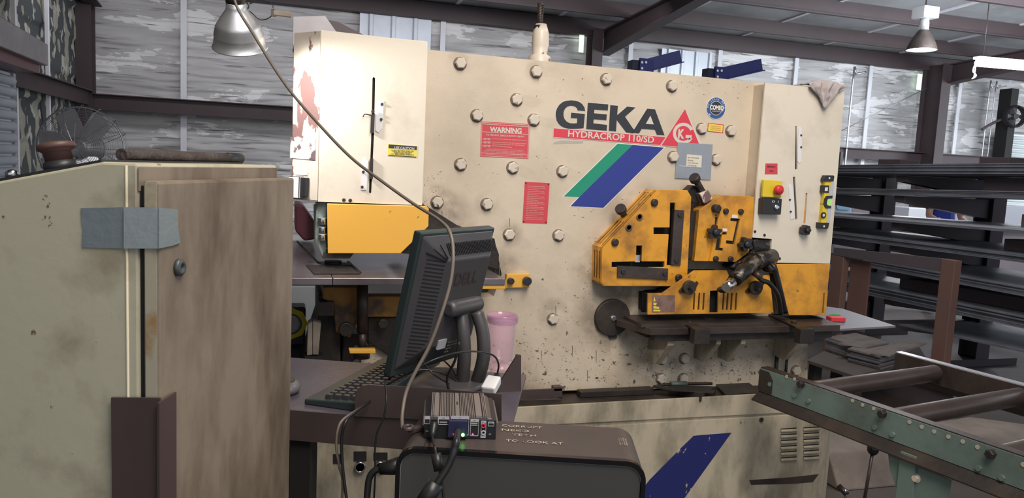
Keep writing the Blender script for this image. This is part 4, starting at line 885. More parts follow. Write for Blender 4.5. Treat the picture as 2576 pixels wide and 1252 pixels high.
# bar on the cabinet top
pl = P - nv * .085
a = pkp(305, 397, pl, nv); b = pkp(606, 397, pl, nv); a.z = zB + .0085; b.z = zB + .0085
T = thing('pry_bar', 'crusty dark round-ended bar lying on top of the beige cabinet', 'bar', (a + b) / 2 - V(0, 0, .008))
MB().tube([a, a * .6 + b * .4, a * .15 + b * .85], .0075, 12, smooth=False).build('bar_shaft', 'crust', T)
w0 = a * .16 + b * .84; mb = MB(); mb.lathe([(.004, 0), (.0085, .004), (.0085, (b - w0).length - .004), (.006, (b - w0).length)], w0, b - w0, 16); mb.build('bar_grip', 'black', T)
# brown angle over the gap
mb = MB(); q0 = cl(279, 1000, .006); q1 = cl(402, 1001, .006); q2 = cf(402, 1001, .003); q3 = cf(438, 985, .003)
z0 = q0.z
mb.prism([q0, q1, V(q1.x, q1.y, .02), V(q0.x, q0.y, .02)], dv * .003)
mb.prism([V(q2.x, q2.y, z0) - dv * .006, q3, V(q3.x, q3.y, .02), V(q2.x, q2.y, .02) - dv * .006], nv * .003)
mb.solo('steel_angle', 'angle', 'dark brown steel angle covering the lower edge of the beige cabinet door', 'steel angle')
# ================================================================== DESK
A0 = pk(735, 1030, 'z', .97); a = pk(735, 1113, 'z', .905); b = pk(1000, 1135, 'z', .905)
dd = (b - a); dd.z = 0; dd.normalize(); nd = V(dd.y, -dd.x, 0)     # nd points to the camera side


def dk(x, y, off=0): return pkp(x, y, A0 + nd * off, nd)


DZ = .97
DT = thing('steel_desk', 'dark brown steel work desk in front of the big machine carrying keyboard and monitor', 'desk', (A0.x + .2, A0.y + .15, 0))
r_end = (pkp(1296, 1000, A0 - nd * .06, nd) - A0).dot(dd); l_end = -.35; dep = .40
c0 = V(A0.x, A0.y, 0)
mb = MB(); Pq = [c0 + dd * l_end, c0 + dd * r_end, c0 + dd * r_end - nd * dep, c0 + dd * l_end - nd * dep]; mb.prism([V(p.x, p.y, DZ - .008) for p in Pq], (0, 0, .008)); mb.build('desk_top', 'deskt', DT, .001)
mb = MB(); zlow = .905; mb.prism([V(p.x, p.y, z) for p, z in ((Pq[0], zlow), (Pq[1], zlow), (Pq[1], DZ), (Pq[0], DZ))], nd * .004); mb.build('desk_apron', 'desk', DT)
mb = MB(); mb.prism([dk(x, y, .0045) for x, y in ((893, 1045), (895, 992), (901, 977), (912, 969), (928, 966), (1085, 975), (1262, 990), (1262, 1060))], nd * .004); mb.build('raised_plate', 'desk', DT)
gx = 1306; ga = dk(1250, 1050, -.16); mb = MB()
gy = pk(1300, 1000, 'z', .97).y
Yg = 1.66; mb.prism([pk(x, y, 'y', Yg) for x, y in ((1302, 893), (1311, 893), (1311, 982), (1294, 1048), (1245, 1062), (1240, 985), (1256, 965))], (0, .008, 0)); mb.build('gusset_plate', 'desk', DT)
for x_, o_ in ((764, -.03), (1170, -.03), (690, -.36), (1230, -.34)):
    p = dk(x_, 1150, o_); mb = MB(); mb.obox((p.x, p.y, .481), dd * .022, nd * .022, (0, 0, .481)); mb.build('leg', 'blackm', DT)
# keyboard
kc = pk(765, 1017, 'z', DZ); k2 = pk(882, 1034, 'z', DZ)
kw = (k2 - kc); kw.z = 0; KW = .145; kw.normalize(); kl = V(-kw.y, kw.x, 0); 
KM = Matrix((kl, -kw, V(0, 0, 1))).transposed().to_4x4(); KM.translation = kc + kw * KW + V(0, 0, .0)
KB = thing('keyboard', 'black computer keyboard lying at an angle on the dark desk', 'keyboard', None, mtx=KM)
mb = MB(); KL = .435; mb.prism([(0, 0, .0), (0, KW, .0), (0, KW, .012), (0, 0, .022)], (KL, 0, 0)); mb.build('keyboard_case', 'keyb', KB, .003, world=False)
km = MB(); km.hexa([(-.0085, -.0085, 0), (.0085, -.0085, 0), (.0085, .0085, 0), (-.0085, .0085, 0), (-.0062, -.006, .009), (.0062, -.006, .009), (.0062, .0072, .009), (-.0062, .0072, .009)]); kme = km.mesh('key', 'key', None, .0008)
ROWS = [(0, .018, 23), (1, .018, 23), (2, .018, 23), (3, .018, 23), (4, .018, 23)]
nk = 0
for r_ in range(6):
    xk = .012
    while xk < KL - .016:
        skip = (.082 < xk < .092) or (.152 < xk < .160) or (r_ == 5 and False)
        wk = .018
        if r_ == 0 and .24 < xk < .34: wk = .105
        if skip: xk += .006; continue
        if nk < 99:
            y = .013 + r_ * .0205 + (.008 if r_ == 5 else 0); z = .0215 - y * .067; k_ = bpy.data.objects.new('key', kme); COL.objects.link(k_); k_.parent = KB; W[k_] = W[KB]
            k_.location = (xk + wk / 2, y, z); k_.scale = (wk / .019, 1, 1); nk += 1
        xk += wk + .0015
# mouse
T = thing('computer_mouse', 'grey computer mouse half hidden beside the beige cabinet on the desk', 'mouse', pk(725, 985, 'z', DZ))
c = pk(722, 985, 'z', DZ); mb = MB(); mb.ball((c.x, c.y, DZ + .012), .03, 0, 20, (1.0, 1.5, .62)); mb.build('mouse_body', mat('mouse_grey', (.12, .12, .125), .35), T)
mb = MB(); mb.ball((c.x, c.y, DZ + .020), .022, 0, 16, (1.0, 1.5, .58)); mb.build('mouse_buttons', 'black', T)
# monitor
ang = math.radians(40); mx = V(math.cos(ang), math.sin(ang), 0); my = V(-math.sin(ang), math.cos(ang), 0)
tilt = math.radians(13); mz = (V(0, 0, 1) * math.cos(tilt) - my * math.sin(tilt)); mn = mx.cross(mz) * -1            # mn: out of the back? fixed below
TL = pk(1060, 586, 'z', 1.345); MWd, MHt = .285, .350
back = -my * math.cos(tilt) - V(0, 0, 1) * math.sin(tilt)          # back normal (towards the camera, slightly down)
MMx = Matrix((mx, -back, mz)).transposed().to_4x4(); MMx.translation = TL - mz * MHt
MN = thing('computer_monitor', 'dark grey flat monitor seen from behind standing on the desk', 'monitor', None, mtx=MMx)
mb = MB(); mb.box(0, MWd, .0, .022, 0, MHt); mb.build('bezel', 'monb', MN, .003, world=False)
def hous(mb):
    i0, i1 = .006, .055
    o_ = [(i0, 0, i0 + .01), (MWd - i0, 0, i0 + .01), (MWd - i0, 0, MHt - i0), (i0, 0, MHt - i0)]
    n_ = [(i1 + .008, -.042, .085), (MWd - i1, -.042, .085), (MWd - i1, -.042, MHt - .055), (i1 + .008, -.042, MHt - .055)]
    b_ = [(i1, -.030, .055), (MWd - i1, -.030, .055)]
    mb.add(o_ + n_, [(0, 1, 5, 4), (1, 2, 6, 5), (2, 3, 7, 6), (3, 0, 4, 7), (4, 5, 6, 7), (3, 2, 1, 0)])
    return o_, n_
mb = MB(); o_, n_ = hous(mb)
mb.add([(.075, -.043, .085), (MWd - .075, -.043, .085), (MWd - .075, -.026, .030), (.075, -.026, .030), (.075, -.02, .085), (MWd - .075, -.02, .085), (MWd - .075, -.01, .03), (.075, -.01, .03)], [(0, 1, 2, 3), (4, 7, 6, 5), (0, 4, 5, 1), (3, 2, 6, 7), (0, 3, 7, 4), (1, 5, 6, 2)], 1)
MH = mb.build('rear_housing', ['mon', 'black'], MN, .004, world=False)
mb = MB()
def bev(t, z):  # a point on the left bevel: t 0..1 from outer edge in
    zo0, zo1 = .016, MHt - .006; zi0, zi1 = .085, MHt - .055
    x = .006 + (.063 - .006) * t; return V(x, -.042 * t, z)
for k_ in range(27):
    z = .050 + k_ * .0092
    t1 = .93; t0_ = .30
    if z < .095: t1 = .93 - (.095 - z) * 9
    a = bev(t0_, z); b = bev(t1, z); nb = V(-.042, -.057, 0).normalized(); mb.prism([a + nb * .0006, b + nb * .0006, b + nb * .0006 + V(0, 0, .0032), a + nb * .0006 + V(0, 0, .0032)], -nb * .002)
for k_ in range(3):
    a = V(.018 + .014 * k_, -.012 - .006 * k_, .305 + .010 * k_); b = V(.058 + .002 * k_, -.0415, .292 + .003 * k_ - .0); nb = V(-.5, -.7, .4).normalized(); mb.prism([a + nb * .001, b + nb * .001, b + nb * .001 + V(0, 0, .003), a + nb * .001 + V(0, 0, .003)], -nb * .003)
for k_ in range(30):
    x = .075 + k_ * .0062; a = V(x, -.018, MHt - .022); b = V(x, -.037, MHt - .046); nb = V(0, -.76, .65); mb.prism([a + nb * .0006, b + nb * .0006, b + nb * .0006 + V(.0022, 0, 0), a + nb * .0006 + V(.0022, 0, 0)], -nb * .0015)
mb.build('vent_slots', 'mond', MH, 0, world=False)
mb = MB(); mb.text('DELL', (.105, -.0422, .232), (1, 0, 0), (0, 0, 1), .030, .088, .012, 0, th=.0012); mb.build('raised_lettering', 'monl', MH, 0, world=False)
mb = MB(); mb.hexa([(.095, -.0445, .070), (.125, -.0445, .070), (.125, -.040, .072), (.095, -.040, .072), (.095, -.0452, .094), (.125, -.0452, .094), (.125, -.041, .094), (.095, -.041, .094)]); 
for k_ in range(4): mb.text(('MADE IN CHINA', 'INPUT 100-240V', 'REV A00', 'S/N 06')[k_], (.135, -.0440 + .0016 * k_ + .001, .080 - .009 * k_), (1, 0, 0), (0, -.02, 1), .004, None, 0, 1)
mb.build('rating_label', ['lbl', 'lbl'], MH, 0, world=False)
# stand: pivot, two legs, foot
piv = W[MN] @ V(.155, -.050, .175)
pj = piv + V(.0, -.0, -.02)
mb = MB(); e0 = piv - mx * .062; e1 = piv + mx * .062; mb.lathe([(.012, 0), (.019, .006), (.020, .02), (.020, .104), (.019, .118), (.012, .124)], e0, mx, 20)
mb.obox(piv + my * .02, mx * .04, my * .03, (0, 0, .016)); mb.build('pivot', 'mon', MN)
fc = piv - my * (-.055); fc.z = DZ
tq = (piv - CAM).dot(CF)
for pts in (((1160, 785, 0), (1166, 840, -.01), (1168, 900, 0), (1162, 975, .03)), ((1200, 785, .01), (1214, 835, .005), (1216, 900, .01), (1196, 975, .04))):
    MB().tube([pt(x, y, tq + q) for x, y, q in pts], lambda t: .0155 + .001 * t, 14).build('stand_arm', 'mon', MN)
mb = MB(); mb.lathe([(.11, 0), (.11, .005), (.09, .010), (.04, .013)], V(piv.x, piv.y, DZ) + my * .05, (0, 0, 1), 36); mb.build('stand_foot', 'mon', MN)
# pink tumbler
c = pk(1258, 925, 'z', DZ); 
tp = (c - CAM).normalized()
T = thing('plastic_tumbler', 'clear pink plastic tumbler with a purple rim standing behind the monitor', 'tumbler', c)
rt = .040; h_ = pkp(1258, 790, c, V(0, -1, 0)).z - DZ
mb = MB(); mb.lathe([(rt * .86, .002), (rt * .90, .02), (rt, h_ - .006)], c, (0, 0, 1), 40, caps=False); mb.build('outer_wall', 'clear', T)
mb = MB(); mb.lathe([(rt * .5, .016), (rt * .78, .022), (rt * .90, h_ - .012)], c, (0, 0, 1), 40, caps=False); mb.build('inner_wall', 'pink', T)
mb = MB(); mb.lathe([(rt, h_ - .022), (rt * 1.03, h_ - .020), (rt * 1.04, h_ - .004), (rt * 1.02, h_), (rt * .95, h_), (rt * .93, h_ - .02), (rt, h_ - .022)], c, (0, 0, 1), 40, caps=False); mb.build('rim', 'pinkb', T)
mb = MB(); mb.lathe([(rt * .86, 0), (rt * .86, .004), (rt * .5, .016), (.001, .017)], c, (0, 0, 1), 32); mb.build('tumbler_base', 'pink', T)
# white charger
T = thing('usb_charger', 'white wall charger plug lying between the mini computer and the gusset', 'charger', pk(1238, 975, 't' and 'z', DZ))
c = pk(1236, 968, 'z', DZ + .02); mb = MB(); ax1 = V(.5, .7, .35).normalized(); ax2 = ax1.cross(V(0, 0, 1)).normalized(); ax3 = ax2.cross(ax1); mb.obox(c, ax1 * .024, ax2 * .017, ax3 * .011); mb.build('charger_body', 'white', T, .004)
MB().obox(c + ax1 * .032, ax1 * .010, ax2 * .006, ax3 * .004).build('usb_plug', 'black', T, .001)
ch_tip = c + ax1 * .042
mb = MB(); P_ = [ch_tip, pt(1254, 915, 1.78), pt(1240, 893, 1.72), pt(1200, 884, 1.66), pt(1150, 887, 1.58), pt(1090, 905, 1.54), pt(1040, 932, 1.54), pt(1000, 953, 1.60), pk(960, 975, 'z', DZ + .004)]; mb.tube(P_, .0022, 8); mb.solo('usb_cable', 'cableb', 'thin black cable arching from the white charger in front of the monitor stand', 'cable')
# ================================================================== PC TOWER
F0 = pk(1000, 1122, 'z', 1.0); F1 = pk(1625, 1160, 'z', 1.0); td = F1 - F0; td.z = 0; TLn = td.length; td.normalize(); tn = V(td.y, -td.x, 0)
TM = Matrix((td, -tn, V(0, 0, 1))).transposed().to_4x4(); TM.translation = V(F0.x, F0.y, .56)
TW = thing('computer_tower', 'large black computer tower with chalk scribbles on its dusty top', 'computer', None, mtx=TM)
TH = .44; TD = .165


def rr(x0, x1, z0, z1, r, n=8, y=0):
    P_ = []
    for cx, cz, a0 in ((x1 - r, z1 - r, 0), (x0 + r, z1 - r, 90), (x0 + r, z0 + r, 180), (x1 - r, z0 + r, 270)):
        for k in range(n + 1): a = math.radians(a0 + 90 * k / n); P_.append(V(cx + r * math.cos(a), y, cz + r * math.sin(a)))
    return P_


mb = MB(); mb.prism(rr(0, TLn, 0, TH, .034), (0, TD, 0)); mb.build('tower_case', 'towert', TW, 0, world=False)
mb = MB(); mb.prism(rr(-.001, TLn + .001, -.001, TH + .001, .035, y=-.008), (0, .012, 0), [list(reversed(rr(.007, TLn - .007, .007, TH - .008, .028, y=-.008)))]); mb.build('gloss_trim', 'gloss', TW, 0, world=False)
mb = MB(); mb.prism(rr(.008, TLn - .008, .008, TH - .009, .027, y=-.005), (0, .006, 0)); mb.build('side_panel', 'tower', TW, 0, world=False)
mb = MB(); mb.tube([p + V(0, -.0062, 0) for p in rr(.0075, TLn - .0075, .0075, TH - .0085, .0275)] , .0008, 6, smooth=False); mb.build('panel_edge', 'hood', TW, 0, world=False)
mb = MB(); mb.prism([(.045, 0.002, TH + .0003), (.047, .002, TH + .0003), (.047, TD, TH + .0003), (.045, TD, TH + .0003)], (0, 0, .0004)); mb.build('case_seam', 'blackm', TW, 0, world=False)
mb = MB()
IT = W[TW].inverted()
for s_, x, y, hh in (('CORRUPT', 1262, 1073, .0085), ('NEED', 1262, 1084, .0085), ('TECH', 1288, 1096, .0085), ('TO LOOK AT', 1272, 1111, .0085)):
    o_ = IT @ pk(x, y, 'z', 1.0); mb.text(s_, (o_.x, o_.y, TH + .0006), (1, 0, 0), (0, 1, 0), hh * 1.4, {'CORRUPT': .078, 'NEED': .052, 'TECH': .045, 'TO LOOK AT': .105}[s_], .0, 0)
mb.build('chalk_writing', 'chalk', TW, 0, world=False)
o_ = IT @ pk(1560, 1110, 'z', 1.0); mb = MB()
for k_ in range(4): mb.text('SERIAL NO 00', (o_.x + .004 * k_, o_.y - .02, TH + .0005), (0, 1, 0), (-1, 0, 0), .0025, .038 - .006 * (k_ % 2), 0, 0)
mb.build('small_print', 'chalk', TW, 0, world=False)
# stand below the tower
mb = MB(); st = thing('steel_stand', 'steel stand carrying the black computer tower below the desk', 'stand', (TM @ V(TLn / 2, TD / 2, 0)).xy.to_3d())
mb.prism([TM @ V(x, y, -.012) for x, y in ((-.04, -.02), (TLn + .04, -.02), (TLn + .04, TD + .02), (-.04, TD + .02))], (0, 0, .0115)); mb.build('stand_top', 'desk', st)
for x in (-.02, TLn + .02):
    for y in (0, TD):
        mb = MB(); p = TM @ V(x, y, 0); mb.box(p.x - .015, p.x + .015, p.y - .015, p.y + .015, 0, .5475); mb.build('leg', 'desk', st)
# ================================================================== MINI COMPUTER
m0 = pk(1062, 1101, 'z', 1.001); m1 = pk(1251, 1104, 'z', 1.001); md = m1 - m0; md.z = 0; MLn = md.length; md.normalize(); mnn = V(md.y, -md.x, 0)
MP = Matrix((md, -mnn, V(0, 0, 1))).transposed().to_4x4(); MP.translation = V(m0.x, m0.y, 1.0005)
MI = thing('mini_computer', 'small fanless computer with a ribbed metal top on the black tower', 'mini computer', None, mtx=MP)
hM, dM = .040, .135
mb = MB(); mb.box(.003, MLn - .003, 0, dM, 0, hM - .004); mb.build('case', 'minif', MI, .001, world=False)
mb = MB(); mb.prism([(0, .001, hM - .012), (MLn * .075, .001, hM - .012 + .004), (MLn * .10, .001, hM), (MLn * .88, .001, hM), (MLn * .93, .001, hM - .006), (MLn + .001, .001, hM - .010), (MLn + .001, .001, hM - .015), (0, .001, hM - .016)], (0, dM, 0))
MT = mb.build('finned_top', 'fins', MI, 0, world=False)
mb = MB(); xs_ = [.105, .125] + [.225 + .022 * k for k in range(9)] + [.50 + .0215 * k for k in range(9)] + [.80, .82, .84]
for f in xs_: mb.box(MLn * f, MLn * f + .0016, .0, dM + .001, hM, hM + .0045)
for a_, b_ in ((.145, .205), (.43, .485), (.70, .78)): mb.box(MLn * a_, MLn * b_, .0, dM + .001, hM, hM + .0042)
mb.build('cooling_fins', 'fins_lit', MT, 0, world=False)
mb = MB(); mb.box(MLn * .445, MLn * .470, dM * .45, dM * .58, hM + .0042, hM + .0047); mb.build('badge', 'desk', MT, 0, world=False)


def mf(x, y):  # crop5 pixel -> local x,z on the device front
    p = W[MI].inverted() @ pkp(1040 + x / 7.367, 960 + y / 7.367, m0, mnn); return p.x, p.z


def mrect(mb, x0, y0, x1, y1, yo, th, r=.0012, m=0, hole=None):
    a = mf(x0, y1); b = mf(x1, y0); P_ = rr(a[0], b[0], a[1], b[1], r, 4, -yo)
    H = []
    if hole: c_ = mf(hole[0], hole[3]); d_ = mf(hole[2], hole[1]); H = [list(reversed(rr(c_[0], d_[0], c_[1], d_[1], r * .6, 4, -yo)))]
    mb.prism(P_, (0, th, 0), H, m)


for nm, o5, h5, inner, tx_ in (('power_button', (200, 632, 312, 778), (212, 690, 302, 770), 'blackm', ''), ('video_port', (450, 640, 665, 790), (468, 695, 655, 780), 'blackm', 'HDMI'), ('vga_port', (685, 632, 1035, 990), (692, 690, 1025, 960), 'minif', 'VGA'), ('usb_port', (1045, 690, 1215, 1000), (1055, 745, 1205, 990), 'blackm', 'USB'), ('audio_jacks', (1240, 722, 1352, 1035), (1256, 765, 1342, 980), 'blackm', 'MIC'), ('reset_port', (1380, 738, 1497, 820), (1390, 770, 1488, 812), 'blackm', 'RESET')):
    mb = MB(); mrect(mb, *o5, .0008, .0008, m=0, hole=h5); mrect(mb, *h5, .0003, .0003, m=1)
    if tx_: a = mf((o5[0] + o5[2]) / 2, (o5[1] + h5[1]) / 2 + 8); mb.text(tx_, (a[0], -.0009, a[1]), (1, 0, 0), (0, 0, 1), .0016, None, .01, 1, th=.0001, align='CENTER')
    mb.build(nm, ['lbl', inner], MI, 0, world=False)
mb = MB(); mrect(mb, 640, 700, 1010, 985, .010, .010, .002); a = mf(700, 960); mb.build('vga_plug', 'vga', MI, .001, world=False)
mb = MB(); a = mf(915, 945); mb.ball((a[0], -.0105, a[1]), .0032, 0, 12); mb.build('green_led', 'ledg', MI, 0, world=False)
mb = MB(); a = mf(1098, 970); mb.ball((a[0], -.001, a[1]), .0018, 0, 12); mb.build('red_led', 'ledr', MI, 0, world=False)
mb = MB(); a = mf(742, 940); mb.ball((a[0], -.0105, a[1]), .0026, 0, 12); mb.build('red_lamp', 'ledr2', MI, 0, world=False)
mb = MB(); mrect(mb, 1065, 758, 1190, 780, .0012, .001); mrect(mb, 1062, 795, 1195, 808, .0012, .001); mrect(mb, 480, 735, 630, 755, .0008, .0006); mrect(mb, 1375, 675, 1450, 690, .0006, .0006); mrect(mb, 1395, 960, 1440, 975, .0006, .0006); mrect(mb, 225, 903, 285, 917, .0006, .0006); mb.build('metal_contacts', 'sheetb', MI, 0, world=False)
for y5, mt_ in ((810, 'ledr2'), (940, 'lbl')):
    a = mf(1295, y5); mb = MB(); mb.lathe([(.0046, 0), (.0046, -.002), (.0024, -.002), (.0022, -.0005)], (a[0], 0, a[1]), (0, 1, 0), 20, caps=False); mb.build('jack', mt_, MI, 0, world=False)
PL = lambda x, y, o=0: MP @ V(mf(x, y)[0], -o, mf(x, y)[1])
mb = MB(); mb.lathe([(.0075, .003), (.0085, .006), (.0085, .012), (.0062, .024), (.0045, .032)], PL(390, 740), (mnn * .75 + V(-.10, 0, -.62)), 16); a = PL(390, 740) + (mnn * .75 + V(-.10, 0, -.62)).normalized() * .030
mb.tube([a, pt(1092, 1115, 1.235), pt(1097, 1145, 1.215), pt(1108, 1190, 1.21), pt(1113, 1225, 1.21), pt(1122, 1290, 1.21)], .0025, 8); b0_ = pt(1096, 1140, 1.218); b1_ = pt(1105, 1183, 1.213); mb.cyl(b0_, b1_, .0085, .0085, 14, 0); mb.solo('adapter_cable', 'cableb', 'thin black power cord with a round choke hanging from the mini computer', 'cable')
mb = MB(); a = PL(830, 860, .012); mb.tube([a, pt(1150, 1100, 1.225), pt(1143, 1130, 1.205), pt(1128, 1170, 1.20), pt(1100, 1215, 1.195), pt(1060, 1275, 1.19)], .0058, 10); mb.cyl(pt(1098, 1213, 1.196), pt(1062, 1270, 1.19), .0135, .0135, 16); mb.solo('video_cable', 'cableb', 'thick black cable with a fat choke hanging from the blue plug', 'cable')
# hanging cables at the desk front
for i, (pts, r, lab) in enumerate((
        (((915, 1020, 1.55), (890, 1036, 1.50), (862, 1056, 1.47), (850, 1080, 1.46), (846, 1120, 1.46), (853, 1170, 1.46), (862, 1210, 1.46), (858, 1300, 1.46)), .0026, 'grey cable looping down from the keyboard over the desk apron'),
        (((930, 1010, 1.55), (895, 1035, 1.49), (870, 1060, 1.45), (860, 1100, 1.45), (861, 1160, 1.45), (866, 1210, 1.45), (878, 1300, 1.45)), .003, 'black cable running down the desk apron just right of the grey keyboard cable'),
        (((968, 960, 1.52), (972, 1000, 1.485), (965, 1050, 1.48), (948, 1090, 1.48), (943, 1140, 1.48), (944, 1190, 1.48), (938, 1300, 1.48)), .0018, 'thin dark cable crossing the raised desk plate and hanging beside the tower'))):
    MB().tube([pt(*q) for q in pts], r, 8).solo('hanging_cable', 'cable' if i == 0 else 'cableb', lab, 'cable')
mb = MB(); mb.tube([pt(1010, 1172, 1.42), pt(975, 1176, 1.42), pt(945, 1182, 1.42), pt(930, 1200, 1.42), pt(925, 1230, 1.42), pt(920, 1300, 1.42)], .0065, 10); mb.lathe([(.010, 0), (.014, .02), (.018, .045)], pt(955, 1180, 1.42), pt(1010, 1170, 1.42) - pt(955, 1180, 1.42), 14); mb.solo('power_plug_cord', 'cableb', 'heavy black power cord with a plug at the left edge of the tower', 'cable')
for i, pts in enumerate((((1155, 860, 1.62), (1145, 905, 1.63), (1125, 950, 1.66), (1130, 985, 1.68)), ((1000, 950, 1.74), (1060, 930, 1.76), (1110, 938, 1.76), (1150, 958, 1.72)), ((1060, 905, 1.76), (1090, 940, 1.76), (1130, 965, 1.72)), ((1110, 900, 1.95), (1135, 925, 1.88), (1150, 950, 1.80)))):
    MB().tube([pt(*q) for q in pts], .003 if i == 0 else .002, 8).solo('desk_cable', 'cableb', ('black cable coming out of the lower back of the monitor', 'black cable curving low across the desk behind the monitor foot', 'short black cable dropping behind the monitor toward the desk', 'thin black cable behind the monitor neck')[i], 'cable')
# long cable from the ceiling
mb = MB(); pts = [(560, -160, 1.9), (590, 0, 1.88), (640, 90, 1.86), (720, 215, 1.82), (800, 310, 1.78), (882, 395, 1.72), (960, 455, 1.66), (1040, 512, 1.60), (1105, 553, 1.54), (1132, 585, 1.50), (1140, 640, 1.48), (1133, 710, 1.47), (1110, 790, 1.46), (1080, 870, 1.46), (1045, 935, 1.455), (1022, 985, 1.45), (1012, 1040, 1.43), (1012, 1078, 1.42)]
P_ = [pt(*q) for q in pts]; p1_ = P_[1]; P_ = [p1_ + V(-.05 * q, .02 * q, q) for q in (rz_(p1_.y) - p1_.z - .01, 1.6, .9, .45, .22, .1)] + P_[1:]
mb.tube(P_, .0036, 8); mb.solo('drop_cable', 'cable', 'long tan-grey cable hanging from the roof and draped over the monitor', 'cable')
mb = MB(); c = pt(1027, 1078, 1.40); mb.lathe([(.011, 0), (.011, .006), (.006, .006), (.006, 0), (.011, 0)], c, (0, 0, 1), 20, caps=False); mb.obox(c + V(.02, .01, -.004), (.02, .006, 0), (-.003, .008, 0), (0, 0, .003)); mb.solo('ring_bracket', 'desk', 'small dark ring bracket by the top left corner of the tower', 'bracket')
# ================================================================== TASK LAMP (top left)
lt = 2.25; c = pt(604, 118, lt); LA = (V(-.08, -.55, 1)).normalized()       # axis from mouth to cap
LM = LA.to_track_quat('Z', 'Y').to_matrix().to_4x4(); LM.translation = c
TLp = thing('task_lamp', 'spun aluminium reflector lamp with ribbed shade hanging at the upper left', 'lamp', None, mtx=LM)
s = .155 / 2 / .076
mb = MB(); pr = [(.076, 0), (.078, .001), (.0765, .004), (.0735, .006), (.072, .020), (.068, .034), (.0695, .037), (.0665, .041), (.068, .044), (.0645, .049), (.066, .052), (.062, .058), (.0632, .061), (.056, .072), (.048, .085), (.037, .100), (.031, .108), (.028, .116), (.027, .130)]
prs = [(r * s, h * s) for r, h in pr]; mb.lathe(prs + [(r - .0015, h) for r, h in reversed(prs)], (0, 0, 0), (0, 0, 1), 48, caps=False); mb.build('reflector_shade', 'alu', TLp, 0, world=False)
mb = MB(); mb.lathe([(.020, .128 * s), (.028, .131 * s), (.027, .150 * s), (.022, .155 * s)], (0, 0, 0), (0, 0, 1), 28); mb.build('socket_collar', 'boltd', TLp, 0, world=False)
mb = MB(); mb.lathe([(.023, .155 * s), (.022, .22 * s), (.016, .23 * s)], (0, 0, 0), (0, 0, 1), 28); mb.cyl((.004, -.022, .19 * s), (.004, -.0245, .19 * s), .004, m=1); mb.build('socket', ['white', 'black'], TLp, 0, world=False)
mb = MB(); mb.ball((0, 0, .045), .030, 0, 18, (1, 1, 1.2)); mb.build('bulb', 'lamphot', TLp, 0, world=False)
a = LM @ V(0, 0, .23 * s); mb = MB(); mb.tube([a, a + V(.0, .05, .15), V(a.x - .1, a.y + .2, 3.2), V(a.x - .1, a.y + .2, 4.78)], .006, 8); mb.build('lamp_stem', 'boltd', TLp)
mb = MB(); mb.tube([pt(628, 10, lt), pt(655, 0, lt), pt(685, 12, lt), pt(683, 40, lt), pt(655, 50, lt), pt(630, 30, lt), pt(604, 20, lt)], .0016, 6); mb.tube([pt(605, 15, lt), pt(618, 6, lt), pt(626, 16, lt), pt(618, 26, lt), pt(607, 22, lt)], .002, 6); mb.build('lamp_wire', 'cableb', TLp)
mb = MB(); a = pt(688, 32, lt); b = pt(733, 38, lt); mb.obox((a + b) / 2, (b - a) / 2, (0, .008, 0), (0, 0, .007)); mb.obox(a, V(.008, 0, 0), (0, .008, 0), (0, 0, .010), 1); mb.build('wooden_clip', ['wood', 'steel'], TLp, .001)
l = bpy.data.lights.new('task_lamp_light', 'SPOT'); l.energy = 13; l.color = (1, .96, .95); l.spot_size = math.radians(105); l.spot_blend = .6; l.shadow_soft_size = .03
o = bpy.data.objects.new('task_lamp_light', l); COL.objects.link(o); o.location = LM @ V(0, 0, -.01); o.rotation_euler = (pk(830, 330, 'y', 2.58) - o.location).to_track_quat('-Z', 'Y').to_euler()
# ================================================================== ROLLER CONVEYOR
R0 = V(1.708, 2.351, 0); rd = V(.191, -.982, 0).normalized(); rp = V(.982, .191, 0); RL = 1.75; RZ = .80
CV = thing('roller_conveyor', 'green roller conveyor with rusty rollers running from the machine toward the lower right', 'conveyor', (R0 + rd * .8 + rp * .38))
for k_, off in enumerate((0, .775)):
    b0 = R0 + rp * off; hW = .085; mb = MB()
    wv = -rp * .004
    mb.prism([b0 + V(0, 0, RZ), b0 + rd * RL + V(0, 0, RZ), b0 + rd * RL + V(0, 0, RZ - hW), b0 + V(0, 0, RZ - hW)], wv, m=0)
    mb.prism([b0 + V(0, 0, RZ), b0 + rd * RL + V(0, 0, RZ), b0 + rd * RL + rp * .036 + V(0, 0, RZ), b0 + rp * .036 + V(0, 0, RZ)], (0, 0, .004), m=1)
    o2 = -.036 if k_ == 0 else .036
    mb.prism([b0 + V(0, 0, RZ - hW), b0 + rd * RL + V(0, 0, RZ - hW), b0 + rd * RL + rp * o2 + V(0, 0, RZ - hW - .03), b0 + rp * o2 + V(0, 0, RZ - hW - .03)], (0, 0, -.004), m=2)
    if k_ == 0: mb.prism([b0 - rp * .0055 + V(0, 0, z) + rd * s_ for s_, z in ((0, RZ - .004), (.045, RZ - .004), (.065, RZ - .030), (.065, RZ - .082), (0, RZ - .082))], -rp * .002, m=2)
    mb.build('side_rail', ['green', 'steel', 'dark'] if k_ == 0 else ['steel', 'sheetb', 'dark'], CV)


def onrail(x, y): return pkp(x, y, R0 - rp * .004, rp)


